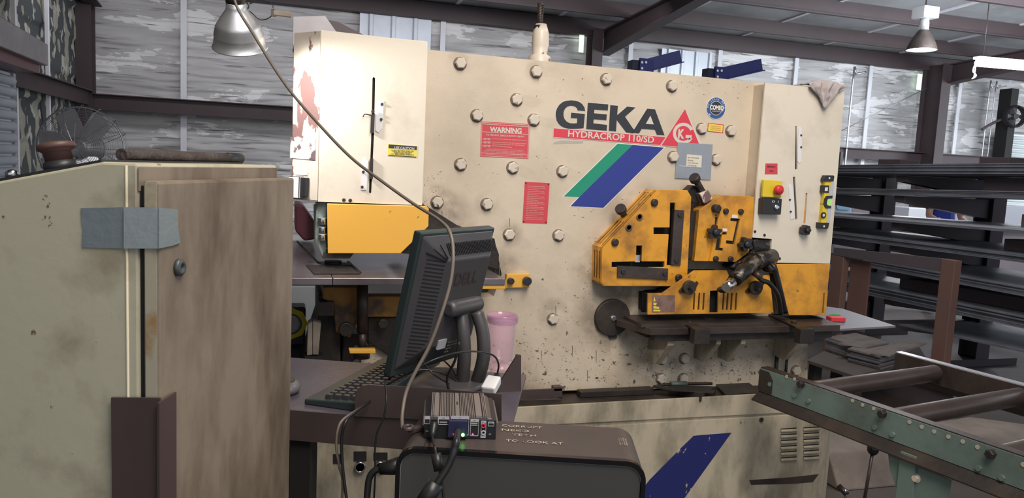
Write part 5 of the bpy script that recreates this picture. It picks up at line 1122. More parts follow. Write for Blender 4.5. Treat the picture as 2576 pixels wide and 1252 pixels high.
for x, y in ((2018, 965), (2223, 1039), (2496, 1140)):
    c = onrail(x, y); s_ = (c - R0).dot(rd); a = R0 + rd * s_ + V(0, 0, RZ - .033)
    MB().lathe([(.013, 0), (.013, .016), (.010, .018)], c, -rp, 6, 0, False).build('axle_nut', 'boltd', CV)
    mb = MB(); mb.lathe([(.0305, .02), (.032, .024), (.032, .745), (.030, .75)], a, rp, 32); mb.build('roller', mat('roller_steel%d' % x, (.125, .095, .085), .38, .6, dirt=((.07, .05, .045), .7, 6, .4, .7)), CV)
mb = MB()
for x, y in ((1926, 938), (1979, 947), (1999, 953), (2145, 1007), (2170, 1018), (2198, 1027), (2288, 1061), (2319, 1073), (2350, 1085), (2386, 1098), (2422, 1110), (2459, 1124), (2574, 1168)): mb.lathe([(.0065, 0), (.0065, .0015)], onrail(x, y), -rp, 8)
mb.build('rail_holes', mat('hole_light', (.42, .38, .31), .6), CV)
for x, y in ((2000, 994), (2035, 1008), (2202, 1074), (2246, 1092), (2463, 1177), (2521, 1201), (1938, 966)): MB().lathe([(.0085, 0), (.0085, .006)], onrail(x, y), -rp, 6, 0, False).build('rail_bolt', 'green', CV)
for s_ in (.62, 1.5):
    for off in (0, .775):
        b0 = R0 + rp * off + rd * s_; mb = MB(); mb.obox((b0.x, b0.y, .35), rd * .025, rp * .025, (0, 0, .35)); mb.build('leg', 'green', CV)
pb = pkp(2240, 1140, R0 - rp * .012, rp); mb = MB(); mb.prism([pkp(x, y, R0 - rp * .012, rp) for x, y in ((2235, 1130), (2395, 1206), (2392, 1232), (2370, 1290), (2280, 1290), (2240, 1180))], -rp * .004); mb.build('support_bracket', 'green', CV)
mb = MB(); c = pkp(2305, 1202, R0 - rp * .016, rp); mb.lathe([(.014, 0), (.014, .002)], c, -rp, 20); mb.lathe([(.010, .002), (.010, .010)], c, -rp, 6, 0, False); mb.build('bracket_bolt', 'bolt', CV)
p = pt(2196, 1132, 2.75); q = V(p.x - .02, p.y, .3); mb = MB(); mb.cyl(q, p, .006); LV = mb.build('release_lever', 'steel', CV); MB().ball(p + V(0, 0, .005), .021, 0, 16, (1, 1, 1.15)).build('lever_knob', 'gloss', LV)
mb = MB(); mb.box(q.x - .05, q.x + .05, q.y - .05, q.y + .05, .0, .3); mb.build('lever_base', 'dark', CV)
# ================================================================== EXTENSION TABLE
mb = MB(); zt3 = .90; mb.prism([pk(x, y, 'z', zt3) for x, y in ((2060, 768), (2120, 776), (2253, 819), (2075, 829), (2040, 800))], (0, 0, -.008)); EX = mb.build('extension_plate', 'bench', MC, label='grey steel extension plate beyond the shear end')
mb = MB(); a = pk(2040, 815, 'z', zt3 - .009); b = pk(2130, 812, 'z', zt3 - .009); mb.prism([(a.x - .1, a.y, a.z), (b.x, a.y, a.z), (b.x, a.y, a.z - .03), (a.x - .1, a.y, a.z - .12)], (0, .03, 0)); mb.build('bracket', 'rackm', EX)
c = pk(2102, 808, 'z', zt3); mb = MB(); mb.obox(c + V(0, 0, .011), V(.033, -.006, 0), V(.004, .022, 0), (0, 0, .010)); mb.solo('red_block', 'redp', 'small red plastic block on the grey extension plate of the machine', 'block', bevel=.003)
c = pk(2090, 799, 'z', zt3); mb = MB(); mb.tube([c + V(-.02, 0, .006), c + V(0, .01, .008), c + V(.03, .02, .007), c + V(.06, .015, .006)], .005, 8); mb.solo('green_strap', mat('leaf_green', (.03, .22, .05), .6), 'small green strap beside the red block on the extension plate', 'strap')
# ================================================================== STEEL RACK on the right
RX = 4.7
YA, YZ = 2.6, 7.4
levels = [  # (left px, right px) of the top front edge, stack height in px at right, y extent start
    ((2118, 414), (2576, 409), .085, 9, 'top', 1.00), ((2100, 472), (2576, 480), .050, 5, 'second', 1.0), ((2100, 538), (2576, 574), .032, 2, 'third', 1.0),
    ((2096, 582), (2576, 640), .055, 6, 'fourth', 1.0), ((2181, 653), (2576, 722), .060, 6, 'fifth', .76), ((2114, 704), (2576, 795), .080, 8, 'sixth', 1.0), ((2257, 812), (2576, 880), .014, 1, 'lowest', .62)]
RK = thing('cantilever_rack', 'tall dark steel storage rack with long arms on the right behind the roller conveyor', 'storage rack', (RX + .7, 4.8, 0))
zs_ = []
for L_, R__, hh, n, nm, fr in levels:
    a = pk(*L_, 'x', RX); b = pk(*R__, 'x', RX); z = (a.z * .5 + b.z * .5); zs_.append((z, hh, n, nm, a, b))
posts = [pk(2212, 560, 'x', RX + 1.0).y, pk(2482, 560, 'x', RX + 1.0).y, 3.1, 7.2]
for y in posts:
    mb = MB(); mb.box(RX + .95, RX + 1.09, y - .09, y - .078, .0, 1.66); mb.box(RX + .95, RX + 1.09, y + .078, y + .09, .0, 1.66); mb.box(RX + 1.01, RX + 1.03, y - .08, y + .08, .0, 1.66); mb.box(RX + .25, RX + 1.4, y - .10, y + .10, .0, .06); mb.build('post', 'rackm', RK)
    for z, hh, n, nm, a, b in zs_:
        t_ = (y - a.y) / (b.y - a.y); zt_a = a.z + (b.z - a.z) * t_; za = zt_a - hh - .004
        mb = MB(); mb.prism([(RX + .06, y - .05, za), (RX + .95, y - .05, za), (RX + .95, y - .05, za - .16), (RX + .06, y - .05, za - .05)], (0, .1, 0)); mb.build('arm', 'rackm', RK)
for z, hh, n, nm, a, b in zs_:
    first = None; D_ = (b - a); sl_ = D_.z / D_.y; th = hh / n
    y1 = a.y if nm in ('fifth', 'lowest') else a.y + 1.3; y0 = b.y - 1.2
    for k in range(n):
        jx = random.uniform(-.012, .012); jy = random.uniform(-.04, .04)
        def zz_(y): return a.z + sl_ * (y - a.y) - hh + th * k
        if first is None or True:
            mb = MB(); g_ = th * .86
            mb.hexa([(RX + jx, y0, zz_(y0)), (RX + .93, y0, zz_(y0)), (RX + .93, y1 + jy, zz_(y1)), (RX + jx, y1 + jy, zz_(y1)), (RX + jx, y0, zz_(y0) + g_), (RX + .93, y0, zz_(y0) + g_), (RX + .93, y1 + jy, zz_(y1) + g_), (RX + jx, y1 + jy, zz_(y1) + g_)])
            od = ['topmost', 'second from the top', 'third from the top', 'fourth from the top', 'fifth from the top', 'sixth from the top', 'seventh from the top', 'eighth from the top', 'ninth from the top'][n - 1 - k]
            mb.solo('steel_sheet', 'sheetb' if (nm == 'third' and k == n - 1) else 'sheet', ('long steel sheet, %s in the stack on the %s rack level' % (od, nm)) if not (nm == 'third' and k == n - 1) else 'bright edged steel sheet on top of the third level of the rack', 'steel sheet', 'steel sheets stacked on the %s level' % nm)
# dark channels lying in the rack behind the front sheets
for i, (lv, x0, x1, y0, y1, h, lab) in enumerate(((1, .12, .5, 3.2, 4.25, .09, 'dark steel channel lying on the second rack level at the right'), (2, .15, .6, 3.0, 3.95, .09, 'dark steel channel lying on the third rack level'), (3, .2, .8, 3.2, 4.1, .08, 'dark steel channel lying on the fourth rack level'), (5, .2, .7, 3.0, 5.0, .09, 'dark steel channel lying on the sixth rack level'))):
    z, hh, n, nm, a, b = zs_[lv]; sl_ = (b.z - a.z) / (b.y - a.y); za = a.z + sl_ * (y0 - a.y); zb2 = a.z + sl_ * (y1 - a.y)
    mb = MB(); mb.hexa([(RX + x0, y0, za), (RX + x1, y0, za), (RX + x1, y1, zb2), (RX + x0, y1, zb2), (RX + x0, y0, za + h), (RX + x1, y0, za + h), (RX + x1, y1, zb2 + h), (RX + x0, y1, zb2 + h)]); mb.solo('steel_channel', 'rackm', lab, 'steel channel', bevel=.004)
# short reddish blocks standing on the top stack
for i, (px0, px1, py0, py1) in enumerate(((2208, 2266, 398, 416), (2464, 2538, 397, 411))):
    a = pk(px0, py1, 'x', RX + .15); b = pk(px1, py0, 'x', RX + .15)
    z, hh, n, nm, A2, B2 = zs_[0]; zb0 = A2.z + (B2.z - A2.z) / (B2.y - A2.y) * (a.y - A2.y) + .001
    MB().box(RX + .15, RX + .35, b.y, a.y, zb0, zb0 + .05).solo('steel_block', 'beam', ('reddish brown block on the top rack level nearest the machine', 'reddish brown block on the top rack level at the right edge')[i], 'steel block', bevel=.004)
# brown frame in front of the rack
FX = 4.25
FR = thing('welded_frame', 'brown primed steel frame with one upright post standing before the sheet rack', 'steel frame', (FX + .03, 4.3, 0))
a = pk(2376, 652, 'x', FX); b = pk(2396, 905, 'x', FX); y_post = (pk(2386, 700, 'x', FX)).y; zt4 = pk(2386, 652, 'x', FX).z
MB().box(FX - .02, FX + .04, y_post - .055, y_post + .055, 0, zt4).build('post', 'primer', FR, .004)
yl = pk(2096, 640, 'x', FX).y; zl4 = pk(2096, 622, 'x', FX).z
mb = MB(); mb.hexa([(FX + .0, y_post + .06, zt4 - .09), (FX + .04, y_post + .06, zt4 - .09), (FX + .04, yl, zl4 - .06), (FX, yl, zl4 - .06), (FX, y_post + .06, zt4 - .002), (FX + .04, y_post + .06, zt4 - .002), (FX + .04, yl, zl4), (FX, yl, zl4)]); mb.build('top_rail', 'rackm', FR)
MB().box(FX, FX + .06, yl - .12, yl + .02, 0, zl4 - .061).build('post', 'primer', FR, .004)
y2 = pk(2182, 690, 'x', FX + .05).y; MB().box(FX + .065, FX + .08, y2, yl - .13, .35, zl4 - .07).build('infill_panel', 'primer', FR)
# piles of cut plate on the floor
M['lplate'] = mat('rusty_cut_plate', (.23, .20, .185), .5, .3, dirt=((.13, .085, .07), .7, 6, .42, .7)); M['board'] = mat('dusty_board', (.27, .21, .17), .7, dirt=((.10, .08, .07), .8, 3, .4, .7))
for q, z, lab in ((((2210, 1085), (2440, 1048), (2640, 1075), (2640, 1130), (2330, 1150)), .02, 'dusty brown board lying on the floor under the middle rollers'), (((2360, 1175), (2520, 1115), (2680, 1150), (2680, 1230)), .05, 'dusty brown board lying on the floor under the nearest roller')):
    MB().prism([pk(x, y, 'z', z) for x, y in q], (0, 0, -.018)).solo('loose_board', 'board', lab, 'board')
a = pk(2112, 1236, 'z', .002); b = pk(2262, 1222, 'z', .002); b.y = a.y + .05; mb = MB(); mb.prism([(a.x, a.y, .001), (a.x, a.y + .10, .16), (a.x, a.y + .28, .20), (a.x, a.y + .45, .001)], (b.x - a.x, 0, 0)); mb.solo('curved_cover', 'board', 'low rounded dusty metal cover on the floor behind the black-knobbed lever', 'floor cover', bevel=.01)
def pile(name_lab, quads, z0, th, grp):
    for k, q in enumerate(quads):
        zt5 = z0 + th * (k + 1)
        pts = [pk(x, y, 'z', zt5) for x, y in q]
        MB().prism(pts, (0, 0, -th * .84)).solo('cut_steel_plate', 'sheet' if k % 2 else 'lplate', name_lab + ', ' + ['topmost', 'second from the top', 'third from the top', 'fourth from the top', 'fifth from the top', 'sixth from the top', 'seventh from the top'][len(quads) - 1 - k], 'steel plate', grp)


def shift(q, dx, dy): return [(x + dx, y + dy) for x, y in q]


zP = .30
SK = thing('plate_skid', 'low dark steel skid on the floor under the loose cut plates', 'skid', pk(2200, 905, 'z', zP).xy.to_3d())
qq = [pk(x, y, 'z', zP) for x, y in ((2030, 905), (2100, 868), (2310, 868), (2330, 900), (2150, 945))]
MB().prism(qq, (0, 0, -.02)).build('skid_deck', 'floor', SK)
for q in qq: c = q * .85 + (qq[0] + qq[2]) / 2 * .15; MB().box(c.x - .03, c.x + .03, c.y - .03, c.y + .03, 0, zP - .021).build('leg', 'dark', SK)
b1 = [(2078, 878), (2150, 868), (2215, 885), (2140, 898)]
pile('flat cut steel plate in the left pile on the skid', [shift(b1, random.uniform(-4, 4), -5.2 * k) for k in range(7)], zP + .001, .0135, 'cut plates in the left pile')
b2 = [(2135, 905), (2215, 885), (2285, 905), (2215, 925)]
pile('flat cut steel plate in the right pile on the skid', [shift(b2, random.uniform(-6, 6), -5.0 * k) for k in range(7)], zP + .001, .0135, 'cut plates in the right pile')
zt6 = zP + .001 + 7 * .0135
pts = [pk(x, y, 'z', zt6 + .013) for x, y in ((2108, 862), (2210, 852), (2236, 862), (2180, 872))]; MB().prism(pts, (0, 0, -.011)).solo('cut_steel_plate', 'lplate', 'lighter steel plate laid across the top of both piles', 'steel plate')
pts = [pk(x, y, 'z', zt6 + .013) for x, y in ((2190, 886), (2282, 853), (2332, 862), (2240, 893))]; MB().prism(pts, (0, 0, -.011)).solo('cut_steel_plate', 'lplate', 'long steel plate lying skewed on top of the right pile', 'steel plate')
b3 = [(2225, 925), (2250, 900), (2440, 955), (2400, 985)]
pile('long narrow steel bar in the bundle beside the conveyor roller', [shift(b3, 2 * k, -6.0 * k) for k in range(5)], zP - .12, .016, 'bars beside the conveyor')
c3 = [pk(x, y, 'z', zP - .12) for x, y in b3]; MB().prism(c3, (0, 0, -(zP - .121))).solo('steel_crate', 'rackm', 'dark steel crate under the bundle of long bars by the conveyor', 'crate')
# blue bins behind the rack
for i, (x0, y0, x1, y1) in enumerate(((2098, 443, 2150, 480), (2096, 500, 2145, 536))):
    a = pk(x0, y1, 'y', 8.2); b = pk(x1, y0, 'y', 8.2); T = thing('storage_bin', ('pale blue plastic bin, upper one beside the right guard box', 'pale blue plastic bin, lower one beside the right guard box')[i], 'storage bin', V((a.x + b.x) / 2, 8.3, a.z))
    MB().box(a.x - .25, b.x, 8.2, 8.55, a.z, b.z).build('bin_body', 'bluebin', T, .015)
    MB().prism(rr(a.x + .04, b.x - .03, a.z + .05, b.z - .04, .04, y=8.192), (0, .008, 0), [list(reversed(rr(a.x + .07, b.x - .06, a.z + .08, b.z - .07, .03, y=8.192)))]).build('bin_rim', 'bluebin', T)
SB = thing('bin_shelf', 'dark metal shelf unit behind the machine holding two pale blue bins', 'shelf', (pk(2100, 500, 'y', 8.2).x, 8.4, 0))
xc = pk(2110, 500, 'y', 8.2).x
for z in (pk(2098, 481, 'y', 8.2).z - .002, pk(2098, 537, 'y', 8.2).z - .002, .5): MB().box(xc - .55, xc + .35, 8.18, 8.6, z - .03, z - .001).build('shelf_board', 'rackm', SB)
for x in (xc - .53, xc + .33): MB().box(x - .02, x + .02, 8.61, 8.65, 0, 1.9).build('upright', 'rackm', SB)
# workbench and clutter far behind
WB = thing('workbench', 'long dark workbench seen through the gaps of the sheet rack', 'workbench', (9.6, 9.4, 0))
MB().box(7.6, 12.5, 9.2, 9.9, .86, .92).build('bench_top', 'bench', WB)
MB().box(7.7, 12.4, 9.3, 9.85, .15, .859).build('bench_cabinet', 'rackm', WB)
for x0, x1, z1, m_, nm, lab in ((7.8, 8.5, 1.30, 'rackm', 'tool_box', 'dark tool box on the far workbench'), (9.2, 9.55, 1.16, 'sheetb', 'bright_background_panel', 'bright panel standing in for the bright background left of the person in blue'), (10.9, 11.6, 1.25, 'bench', 'grey_box', 'grey box on the far workbench right of the person in blue')):  # second entry is a made-up panel for a bright bit of background
    MB().box(x0, x1, 9.35, 9.7, .921, z1).solo(nm, m_, lab, 'box', bevel=.01)
FC = thing('tall_steel_cabinet', 'tall dark cabinet standing behind the sheet rack', 'cabinet', (11.2, 7.9, 0))
MB().box(10.6, 11.9, 7.7, 8.2, 0, 1.35).build('cabinet_body', 'rackm', FC, .01)
for x in (10.65, 11.27): MB().box(x, x + .58, 7.685, 7.699, .08, 1.3).build('door', 'bench', FC)
# person in blue behind the rack


def person():
    c = pt(2372, 540, 9.0); X, Y = c.x, c.y
    T = thing('person', 'person in a royal blue shirt working behind the sheet rack', 'person', (X, Y, 0))

    def skin(name, verts, edges, radii, mt, sub=2, root=0):
        me = bpy.data.meshes.new(name); me.from_pydata([V(X, Y, 0) + Vector(v) - W[T].translation for v in verts], edges, []); me.materials.append(M[mt]); o = bpy.data.objects.new(name, me); COL.objects.link(o); o.parent = T; W[o] = W[T]
        o.modifiers.new('s', 'SKIN'); me.skin_vertices[0].data.foreach_get
        for i, r in enumerate(radii): me.skin_vertices[0].data[i].radius = (r, r * .8) if isinstance(r, float) else r
        me.skin_vertices[0].data[root].use_root = True
        md = o.modifiers.new('b', 'SUBSURF'); md.levels = sub; md.render_levels = sub; return o
    vs = [(0, 0, .95), (0, 0, 1.12), (0, 0, 1.30), (0, 0, 1.42), (0, -.01, 1.50), (0, -.02, 1.60), (0, -.03, 1.70), (-.10, 0, .90), (-.11, -.01, .50), (-.11, .02, .08), (-.12, -.14, .05), (.10, 0, .90), (.11, -.01, .50), (.11, .02, .08), (.12, -.14, .05),
          (-.19, 0, 1.40), (-.25, -.04, 1.15), (-.34, -.24, 1.12), (-.37, -.31, 1.13), (.19, 0, 1.40), (.25, -.03, 1.13), (.14, -.24, 1.08), (.10, -.31, 1.09)]
    es = [(0, 1), (1, 2), (2, 3), (3, 4), (4, 5), (5, 6), (0, 7), (7, 8), (8, 9), (9, 10), (0, 11), (11, 12), (12, 13), (13, 14), (3, 15), (15, 16), (16, 17), (17, 18), (3, 19), (19, 20), (20, 21), (21, 22)]
    rs = [.13, .12, (.15, .11), .12, .05, .085, .075, .085, .055, .038, .035, .085, .055, .038, .035, .055, .042, .032, .03, .055, .042, .032, .03]
    skin('person_body', vs, es, rs, 'skin')
    for side_, hx in ((-1, 18), (1, 22)):
        hv = Vector(vs[hx]); 
        for f in range(4):
            a = hv + V((f - 1.5) * .018, -.02, 0); skin_pts = [a, a + V(0, -.035, -.012), a + V(0, -.055 + .005 * abs(f - 1.5), -.035)]
            MB().tube([V(X, Y, 0) + q for q in skin_pts], .008, 8).build('finger', 'skin', T)
        a = hv + V(-side_ * .03, 0, 0); MB().tube([V(X, Y, 0) + q for q in (a, a + V(-side_ * .02, -.025, -.01), a + V(-side_ * .02, -.045, -.02))], .009, 8).build('thumb', 'skin', T)
    vs2 = [(0, 0, .93), (0, 0, 1.12), (0, 0, 1.30), (0, 0, 1.43), (-.20, 0, 1.40), (-.245, -.03, 1.22), (.20, 0, 1.40), (.245, -.02, 1.22)]
    skin('shirt', vs2, [(0, 1), (1, 2), (2, 3), (3, 4), (4, 5), (3, 6), (6, 7)], [(.16, .13), (.155, .125), (.18, .13), .13, .08, .065, .08, .065], 'shirt')
    vs3 = [(0, 0, .96), (-.10, 0, .88), (-.11, -.01, .50), (-.11, .02, .10), (.10, 0, .88), (.11, -.01, .50), (.11, .02, .10)]
    skin('trousers', vs3, [(0, 1), (1, 2), (2, 3), (0, 4), (4, 5), (5, 6)], [(.16, .13), .105, .075, .06, .105, .075, .06], 'jeans')
    hd = V(X, Y - .02, 1.66); MB().ball(hd + V(0, .015, .035), .095, 0, 16, (.9, 1.08, 1.0)).build('hair', 'hair', T)
    mb = MB(); mb.ball(hd + V(0, -.085, -.02), .014, 0, 8, (.8, 1.2, 1.5)); mb.build('nose', 'skin', T)
    for s_ in (-1, 1): MB().ball(hd + V(.03 * s_, -.075, .005), .010, 0, 8).build('eye', 'white', T); MB().ball(hd + V(.085 * s_, 0, -.01), .02, 0, 8, (.5, 1, 1.4)).build('ear', 'skin', T)
    mb = MB(); mb.obox(hd + V(0, -.080, -.055), (.02, 0, 0), (0, .006, 0), (0, 0, .004)); mb.build('mouth', 'maroon', T)


person()
# ================================================================== overhead and wall things
c = pk(2320, 108, 'z', 3.55); HB = thing('high_bay_lamp', 'lit bell-shaped high bay lamp hanging at the upper right', 'ceiling lamp', c)
rr_ = .20 * (c - CAM).length / 12.4
k = rr_
mb = MB(); pr = [(k, -.0), (k * .98, .02), (k * .85, .12), (k * .62, .24), (k * .40, .33), (k * .32, .36)]; k *= .9; pr = [(r, h * .78) for r, h in pr]; q0 = c - V(0, 0, .10)
mb.lathe(pr + [(r - .006, h) for r, h in reversed(pr)], q0, (0, 0, 1), 36, caps=False); mb.build('bell_shade', 'steel', HB)
mb = MB(); mb.ball(q0 + V(0, 0, .06), k * .62, 0, 20, (1, 1, .75)); mb.build('bulb', 'lamphot', HB)
mb = MB(); mb.lathe([(k * .36, .28), (k * .36, .38), (k * .30, .44)], q0, (0, 0, 1), 20); mb.build('socket_neck', 'sheetb', HB)
mb = MB(); mb.box(q0.x - k * .72, q0.x + k * .72, q0.y - .12, q0.y + .12, q0.z + .44, q0.z + .60); mb.build('ballast_box', 'white', HB, .01)
mb = MB(); mb.cyl(q0 + V(0, 0, .60), (q0.x, q0.y, rz_(q0.y) - .002), .012); mb.build('hanger', 'boltd', HB)
l = bpy.data.lights.new('high_bay_light', 'POINT'); l.energy = 90; l.shadow_soft_size = .12; l.color = (.96, .95, 1); o = bpy.data.objects.new('high_bay_light', l); COL.objects.link(o); o.location = q0 - V(0, 0, .12)
a = pk(2458, 158, 'z', 3.42); FT = thing('strip_light', 'long lit fluorescent strip light at the upper right edge', 'strip light', a)
d_ = V(1, -.10, 0).normalized()
mb = MB(); mb.cyl(a, a + d_ * 2.4, .055, n=14); mb.build('tube', 'tube', FT)
mb = MB(); mb.obox(a + d_ * 1.2 + V(0, 0, .075), d_ * 1.22, (0, .06, 0), (0, 0, .02)); mb.build('fixture_body', 'white', FT)
mb = MB(); mb.cyl(a + d_ * .1 + V(0, 0, .09), (a.x + .1, a.y, rz_(a.y) - .003), .006); mb.cyl(a + d_ * 2.3 + V(0, 0, .09), (a.x + 2.3, a.y - .23, rz_(a.y) - .003), .006); mb.build('hanger', 'boltd', FT)
mb = MB(); e = pk(2446, 198, 'z', a.z - .42); mb.tube([a + V(-.02, 0, 0), a + V(-.03, 0, -.2), e, e + V(.06, 0, .05), e + V(.0, 0, .1), a + V(-.05, 0, -.05)], .009, 6); mb.build('pull_cord', 'white', FT)
# blue cantilever arms above the machine
BR = thing('blue_rack', 'dark blue cantilever rack arms rising behind the top of the machine', 'storage rack', (pk(1600, 160, 'y', 7.6).x, 7.8, 0))
for (x0, y0), (x1, y1) in (((1622, 166), (1713, 142)), ((1812, 187), (1917, 163))):
    a = pk(x0, y0, 'y', 7.6); b = pk(x1, y1, 'y', 7.55); U_ = (b - a).normalized(); Nn = V(-U_.z, 0, U_.x)
    mb = MB(); hh = .058; mb.prism([a - Nn * hh, b - Nn * hh, b + Nn * hh, a + Nn * hh], (0, .012, 0))
    for s_ in (-1, 1): mb.prism([a + Nn * hh * s_, b + Nn * hh * s_, b + Nn * (hh + .012) * s_, a + Nn * (hh + .012) * s_], (0, .10, 0), m=0) if s_ > 0 else mb.prism([a + Nn * hh * s_ + V(0, -.045, 0), b + Nn * hh * s_ + V(0, -.045, 0), b + Nn * (hh + .012) * s_ + V(0, -.045, 0), a + Nn * (hh + .012) * s_ + V(0, -.045, 0)], (0, .10, 0), m=0)
    mb.build('arm', 'blue', BR)
    p0 = pk(x0 - 30, y0 - 16, 'y', 7.62); p1 = pk(x0 - 3, y0 + 14, 'y', 7.62); mb = MB(); mb.box(p0.x, p1.x + .02, 7.62, 7.75, 0, p0.z); mb.build('post', mat('rack_blue_dark_%d' % x0, (.012, .014, .04), .5), BR)
    mb = MB(); mb.box(p0.x + .07, p1.x + .10, 7.58, 7.618, p1.z - .06, p0.z + .02); mb.build('connector', 'blue', BR)
    for dx_, dz_ in ((-8, -9), (2, -9), (-8, 6)): MB().lathe([(.016, 0), (.014, -.014)], pk(x0 + dx_, y0 + dz_, 'y', 7.58), (0, 1, 0), 8).build('bolt', 'chrome', BR)
# conduits, wall fan
for i, (x0, y0, y1, r) in enumerate(((2138, 165, 408, .022), (2480, 215, 400, .012), (2494, 225, 400, .012))):
    a = pk(x0, (y0 + y1) / 2, 'y', 13.2); mb = MB(); mb.tube([V(a.x, 13.2, .1), V(a.x, 13.2, 3.6), V(a.x + .06, 13.2, 3.72), V(a.x + .3, 13.2, 3.78)], r, 8, sub=4); mb.solo('wall_conduit', 'conduit', ('thick metal conduit rising on the far wall just right of the machine', 'thin metal conduit on the far wall, left of the pair near the roll-up door', 'thin metal conduit on the far wall, right of the pair near the roll-up door')[i], 'conduit')
c = pk(2552, 293, 'y', 12.7); WF = thing('wall_fan', 'dark round wall fan on the column at the far right edge', 'fan', c)
mb = MB(); mb.lathe([(.20, -.08), (.24, -.05), (.24, .05), (.20, .08)], c, (.3, 1, 0), 28, caps=False)
for j in range(9): mb.lathe([(.025 * j + .02, -.085), (.025 * j + .026, -.085)], c, (.3, 1, 0), 28, caps=False)
mb.build('fan_cage', 'blackm', WF); mb = MB(); mb.lathe([(.06, -.06), (.06, .16)], c, (.3, 1, 0), 20); mb.build('fan_motor', 'boltd', WF)
for j in range(4): a = j * PI / 2; MB().prism([c + V(math.cos(a + t_) * r_, -.01 + .02 * k_, math.sin(a + t_) * r_) for t_, r_, k_ in ((0, .05, 0), (-.25, .2, 0), (.25, .2, 1))], (0, .004, 0)).build('fan_blade', 'rackm', WF)
mb = MB(); mb.tube([c + V(0, .15, 0), c + V(-.25, .3, -.15), c + V(-.40, .42, -.3)], .03, 10); mb.build('bracket', 'rackm', WF)
# guy wires near the roof
for i, (a, b) in enumerate(((V(5.62, 10.5, 4.15), V(10.5, 10.5, rz_(10.5) - .2)), (pk(2118, 328, 'y', 13.43), pk(2330, 222, 'y', 13.06)), (V(8.3, 9.0, rz_(9) - .02), V(13.3, 9.0, rz_(9) - .3)))):
    MB().cyl(a, b, .008, n=6).solo('guy_wire', 'conduit', ('thin wire stretched below the roof beside the large rafter', 'thin wire slanting across the far wall to the right column', 'thin wire running past the lit high bay lamp')[i], 'wire')
# pedestal fan at the left
fy = 5.6; c = pk(203, 372, 'y', fy); rF = (pk(315, 380, 'y', fy) - c).length
PF = thing('pedestal_fan', 'large round pedestal fan with a wire guard behind the beige cabinet', 'fan', (c.x, c.y + .2, 0))
fa = V(.12, 1, 0).normalized(); fu = V(1, -.12, 0).normalized(); fv = V(0, 0, 1)
mb = MB()
for j in range(22):
    r0 = rF * (.10 + .90 * j / 21); mb.rings([[c - fa * (.10 * math.sqrt(max(0, 1 - (r0 / rF) ** 2)) + .0) + fu * ((r0 + w_ * math.cos(k * 2.09)) * math.cos(2 * PI * i / 48)) + fv * ((r0 + w_ * math.cos(k * 2.09)) * math.sin(2 * PI * i / 48)) + fa * (w_ * math.sin(k * 2.09)) for k in range(3)] for i in range(48) for w_ in (.0016 if j < 21 else .007,)], 0, True, False, True)
mb.build('front_guard', 'fancage', PF)
mb = MB()
for j in range(12):
    r0 = rF * (.2 + .8 * j / 11); mb.rings([[c + fa * (.10 * math.sqrt(max(0, 1 - (r0 / rF) ** 2)) + .08) + fu * ((r0 + .0016 * math.cos(k * 2.09)) * math.cos(2 * PI * i / 40)) + fv * ((r0 + .0016 * math.cos(k * 2.09)) * math.sin(2 * PI * i / 40)) + fa * (.0016 * math.sin(k * 2.09)) for k in range(3)] for i in range(40)], 0, True, False, True)
for j in range(16):
    a_ = 2 * PI * j / 16; dr_ = fu * math.cos(a_) + fv * math.sin(a_); mb.tube([c - fa * .10 + dr_ * rF * .1, c - fa * .08 + dr_ * rF * .6, c + dr_ * rF, c + fa * .08 + dr_ * rF, c + fa * .17 + dr_ * rF * .3], .002, 4, sub=3)
mb.build('rear_guard', 'fancage', PF)
for a_ in (62, 178, 300, 118):
    a_ = math.radians(a_); dr_ = fu * math.cos(a_) + fv * math.sin(a_); tr_ = -fu * math.sin(a_) + fv * math.cos(a_); mb = MB()
    P4 = [c + dr_ * rF * .15 - tr_ * .04, c + dr_ * rF * .35 - tr_ * .085, c + dr_ * rF * .86 - tr_ * .10, c + dr_ * rF * .93 - tr_ * .06, c + dr_ * rF * .93 + tr_ * .05, c + dr_ * rF * .35 + tr_ * .055]
    P4 = [p + fa * ((p - c).dot(tr_) * .35) for p in P4]; mb.add([p for p in P4] + [p + fa * .004 for p in P4], [(0, 1, 2, 3, 4, 5), (11, 10, 9, 8, 7, 6)] + [(i, (i + 1) % 6, (i + 1) % 6 + 6, i + 6) for i in range(6)]); mb.build('fan_blade', 'fanblade', PF)
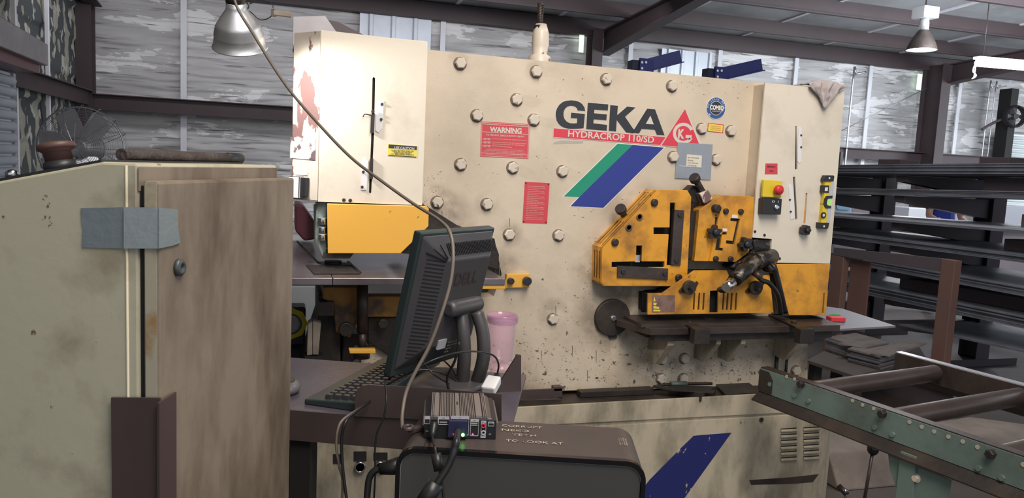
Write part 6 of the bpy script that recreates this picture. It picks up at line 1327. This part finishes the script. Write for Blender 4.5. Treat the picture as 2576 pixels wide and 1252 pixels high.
mb = MB(); mb.lathe([(.05, -.07), (.07, -.05), (.07, .02), (.09, .05), (.09, .20), (.06, .24)], c, fa, 24); mb.build('motor', 'hood', PF)
mb = MB(); q = c + fa * .14; mb.cyl((q.x, q.y, .05), (q.x, q.y, c.z - .08), .022); mb.build('pole', 'hood', PF)
mb = MB(); mb.lathe([(.28, 0), (.28, .03), (.06, .06)], (q.x, q.y, 0), (0, 0, 1), 32); mb.build('fan_base', 'rackm', PF)
# bright boards and lantern seen below the punch table
a = pk(738, 935, 'y', 4.2); b = pk(806, 722, 'y', 4.2); mb = MB(); mb.box(a.x - .25, b.x + .12, 4.2, 4.24, .0, b.z); mb.solo('white_board', mat('white_board', (.72, .76, .76), .6), 'pale board leaning upright far behind the punch table', 'board')
p = pk(752, 812, 'y', 2.95); LN = thing('work_lantern', 'yellow and black work lantern half hidden below the punch table', 'lantern', p - V(0, 0, .10))
mb = MB(); mb.box(p.x - .12, p.x + .025, 2.95, 3.05, p.z - .09, p.z + .06); mb.build('lantern_body', 'black', LN, .008)
mb = MB(); mb.lathe([(.062, 0), (.062, -.012), (.050, -.016)], p - V(.03, .0, 0), (0, 1, 0), 8, 0, False); mb.build('yellow_ring', 'signy', LN)
mb = MB(); mb.lathe([(.040, -.014), (.040, -.022), (.03, -.024)], p - V(.03, 0, 0), (0, 1, 0), 24); mb.build('lens', 'hood', LN)
MB().box(p.x - .16, p.x + .06, 2.90, 3.12, 0, p.z - .0905).solo('lantern_stand', 'blackm', 'dark box standing on the floor below the work lantern', 'box')
a = pk(790, 852, 'y', 2.6); mb = MB(); mb.px([(775, 815), (786, 808), (786, 892), (772, 894)], 2.60, .06); mb.px([(787, 808), (808, 812), (801, 892), (787, 892)], 2.60, .05); WO = mb.solo('wood_block', 'wood', 'rough old wooden block wedged below the punch table', 'wood block', bevel=.002)
a = pk(789, 905, 'y', 2.62); mb = MB(); mb.box(a.x - .03, a.x + .03, 2.6, 2.66, 0, pk(789, 894, 'y', 2.6).z - .002); mb.solo('prop_post', 'blackm', 'dark prop post carrying the wooden block below the punch table', 'post')
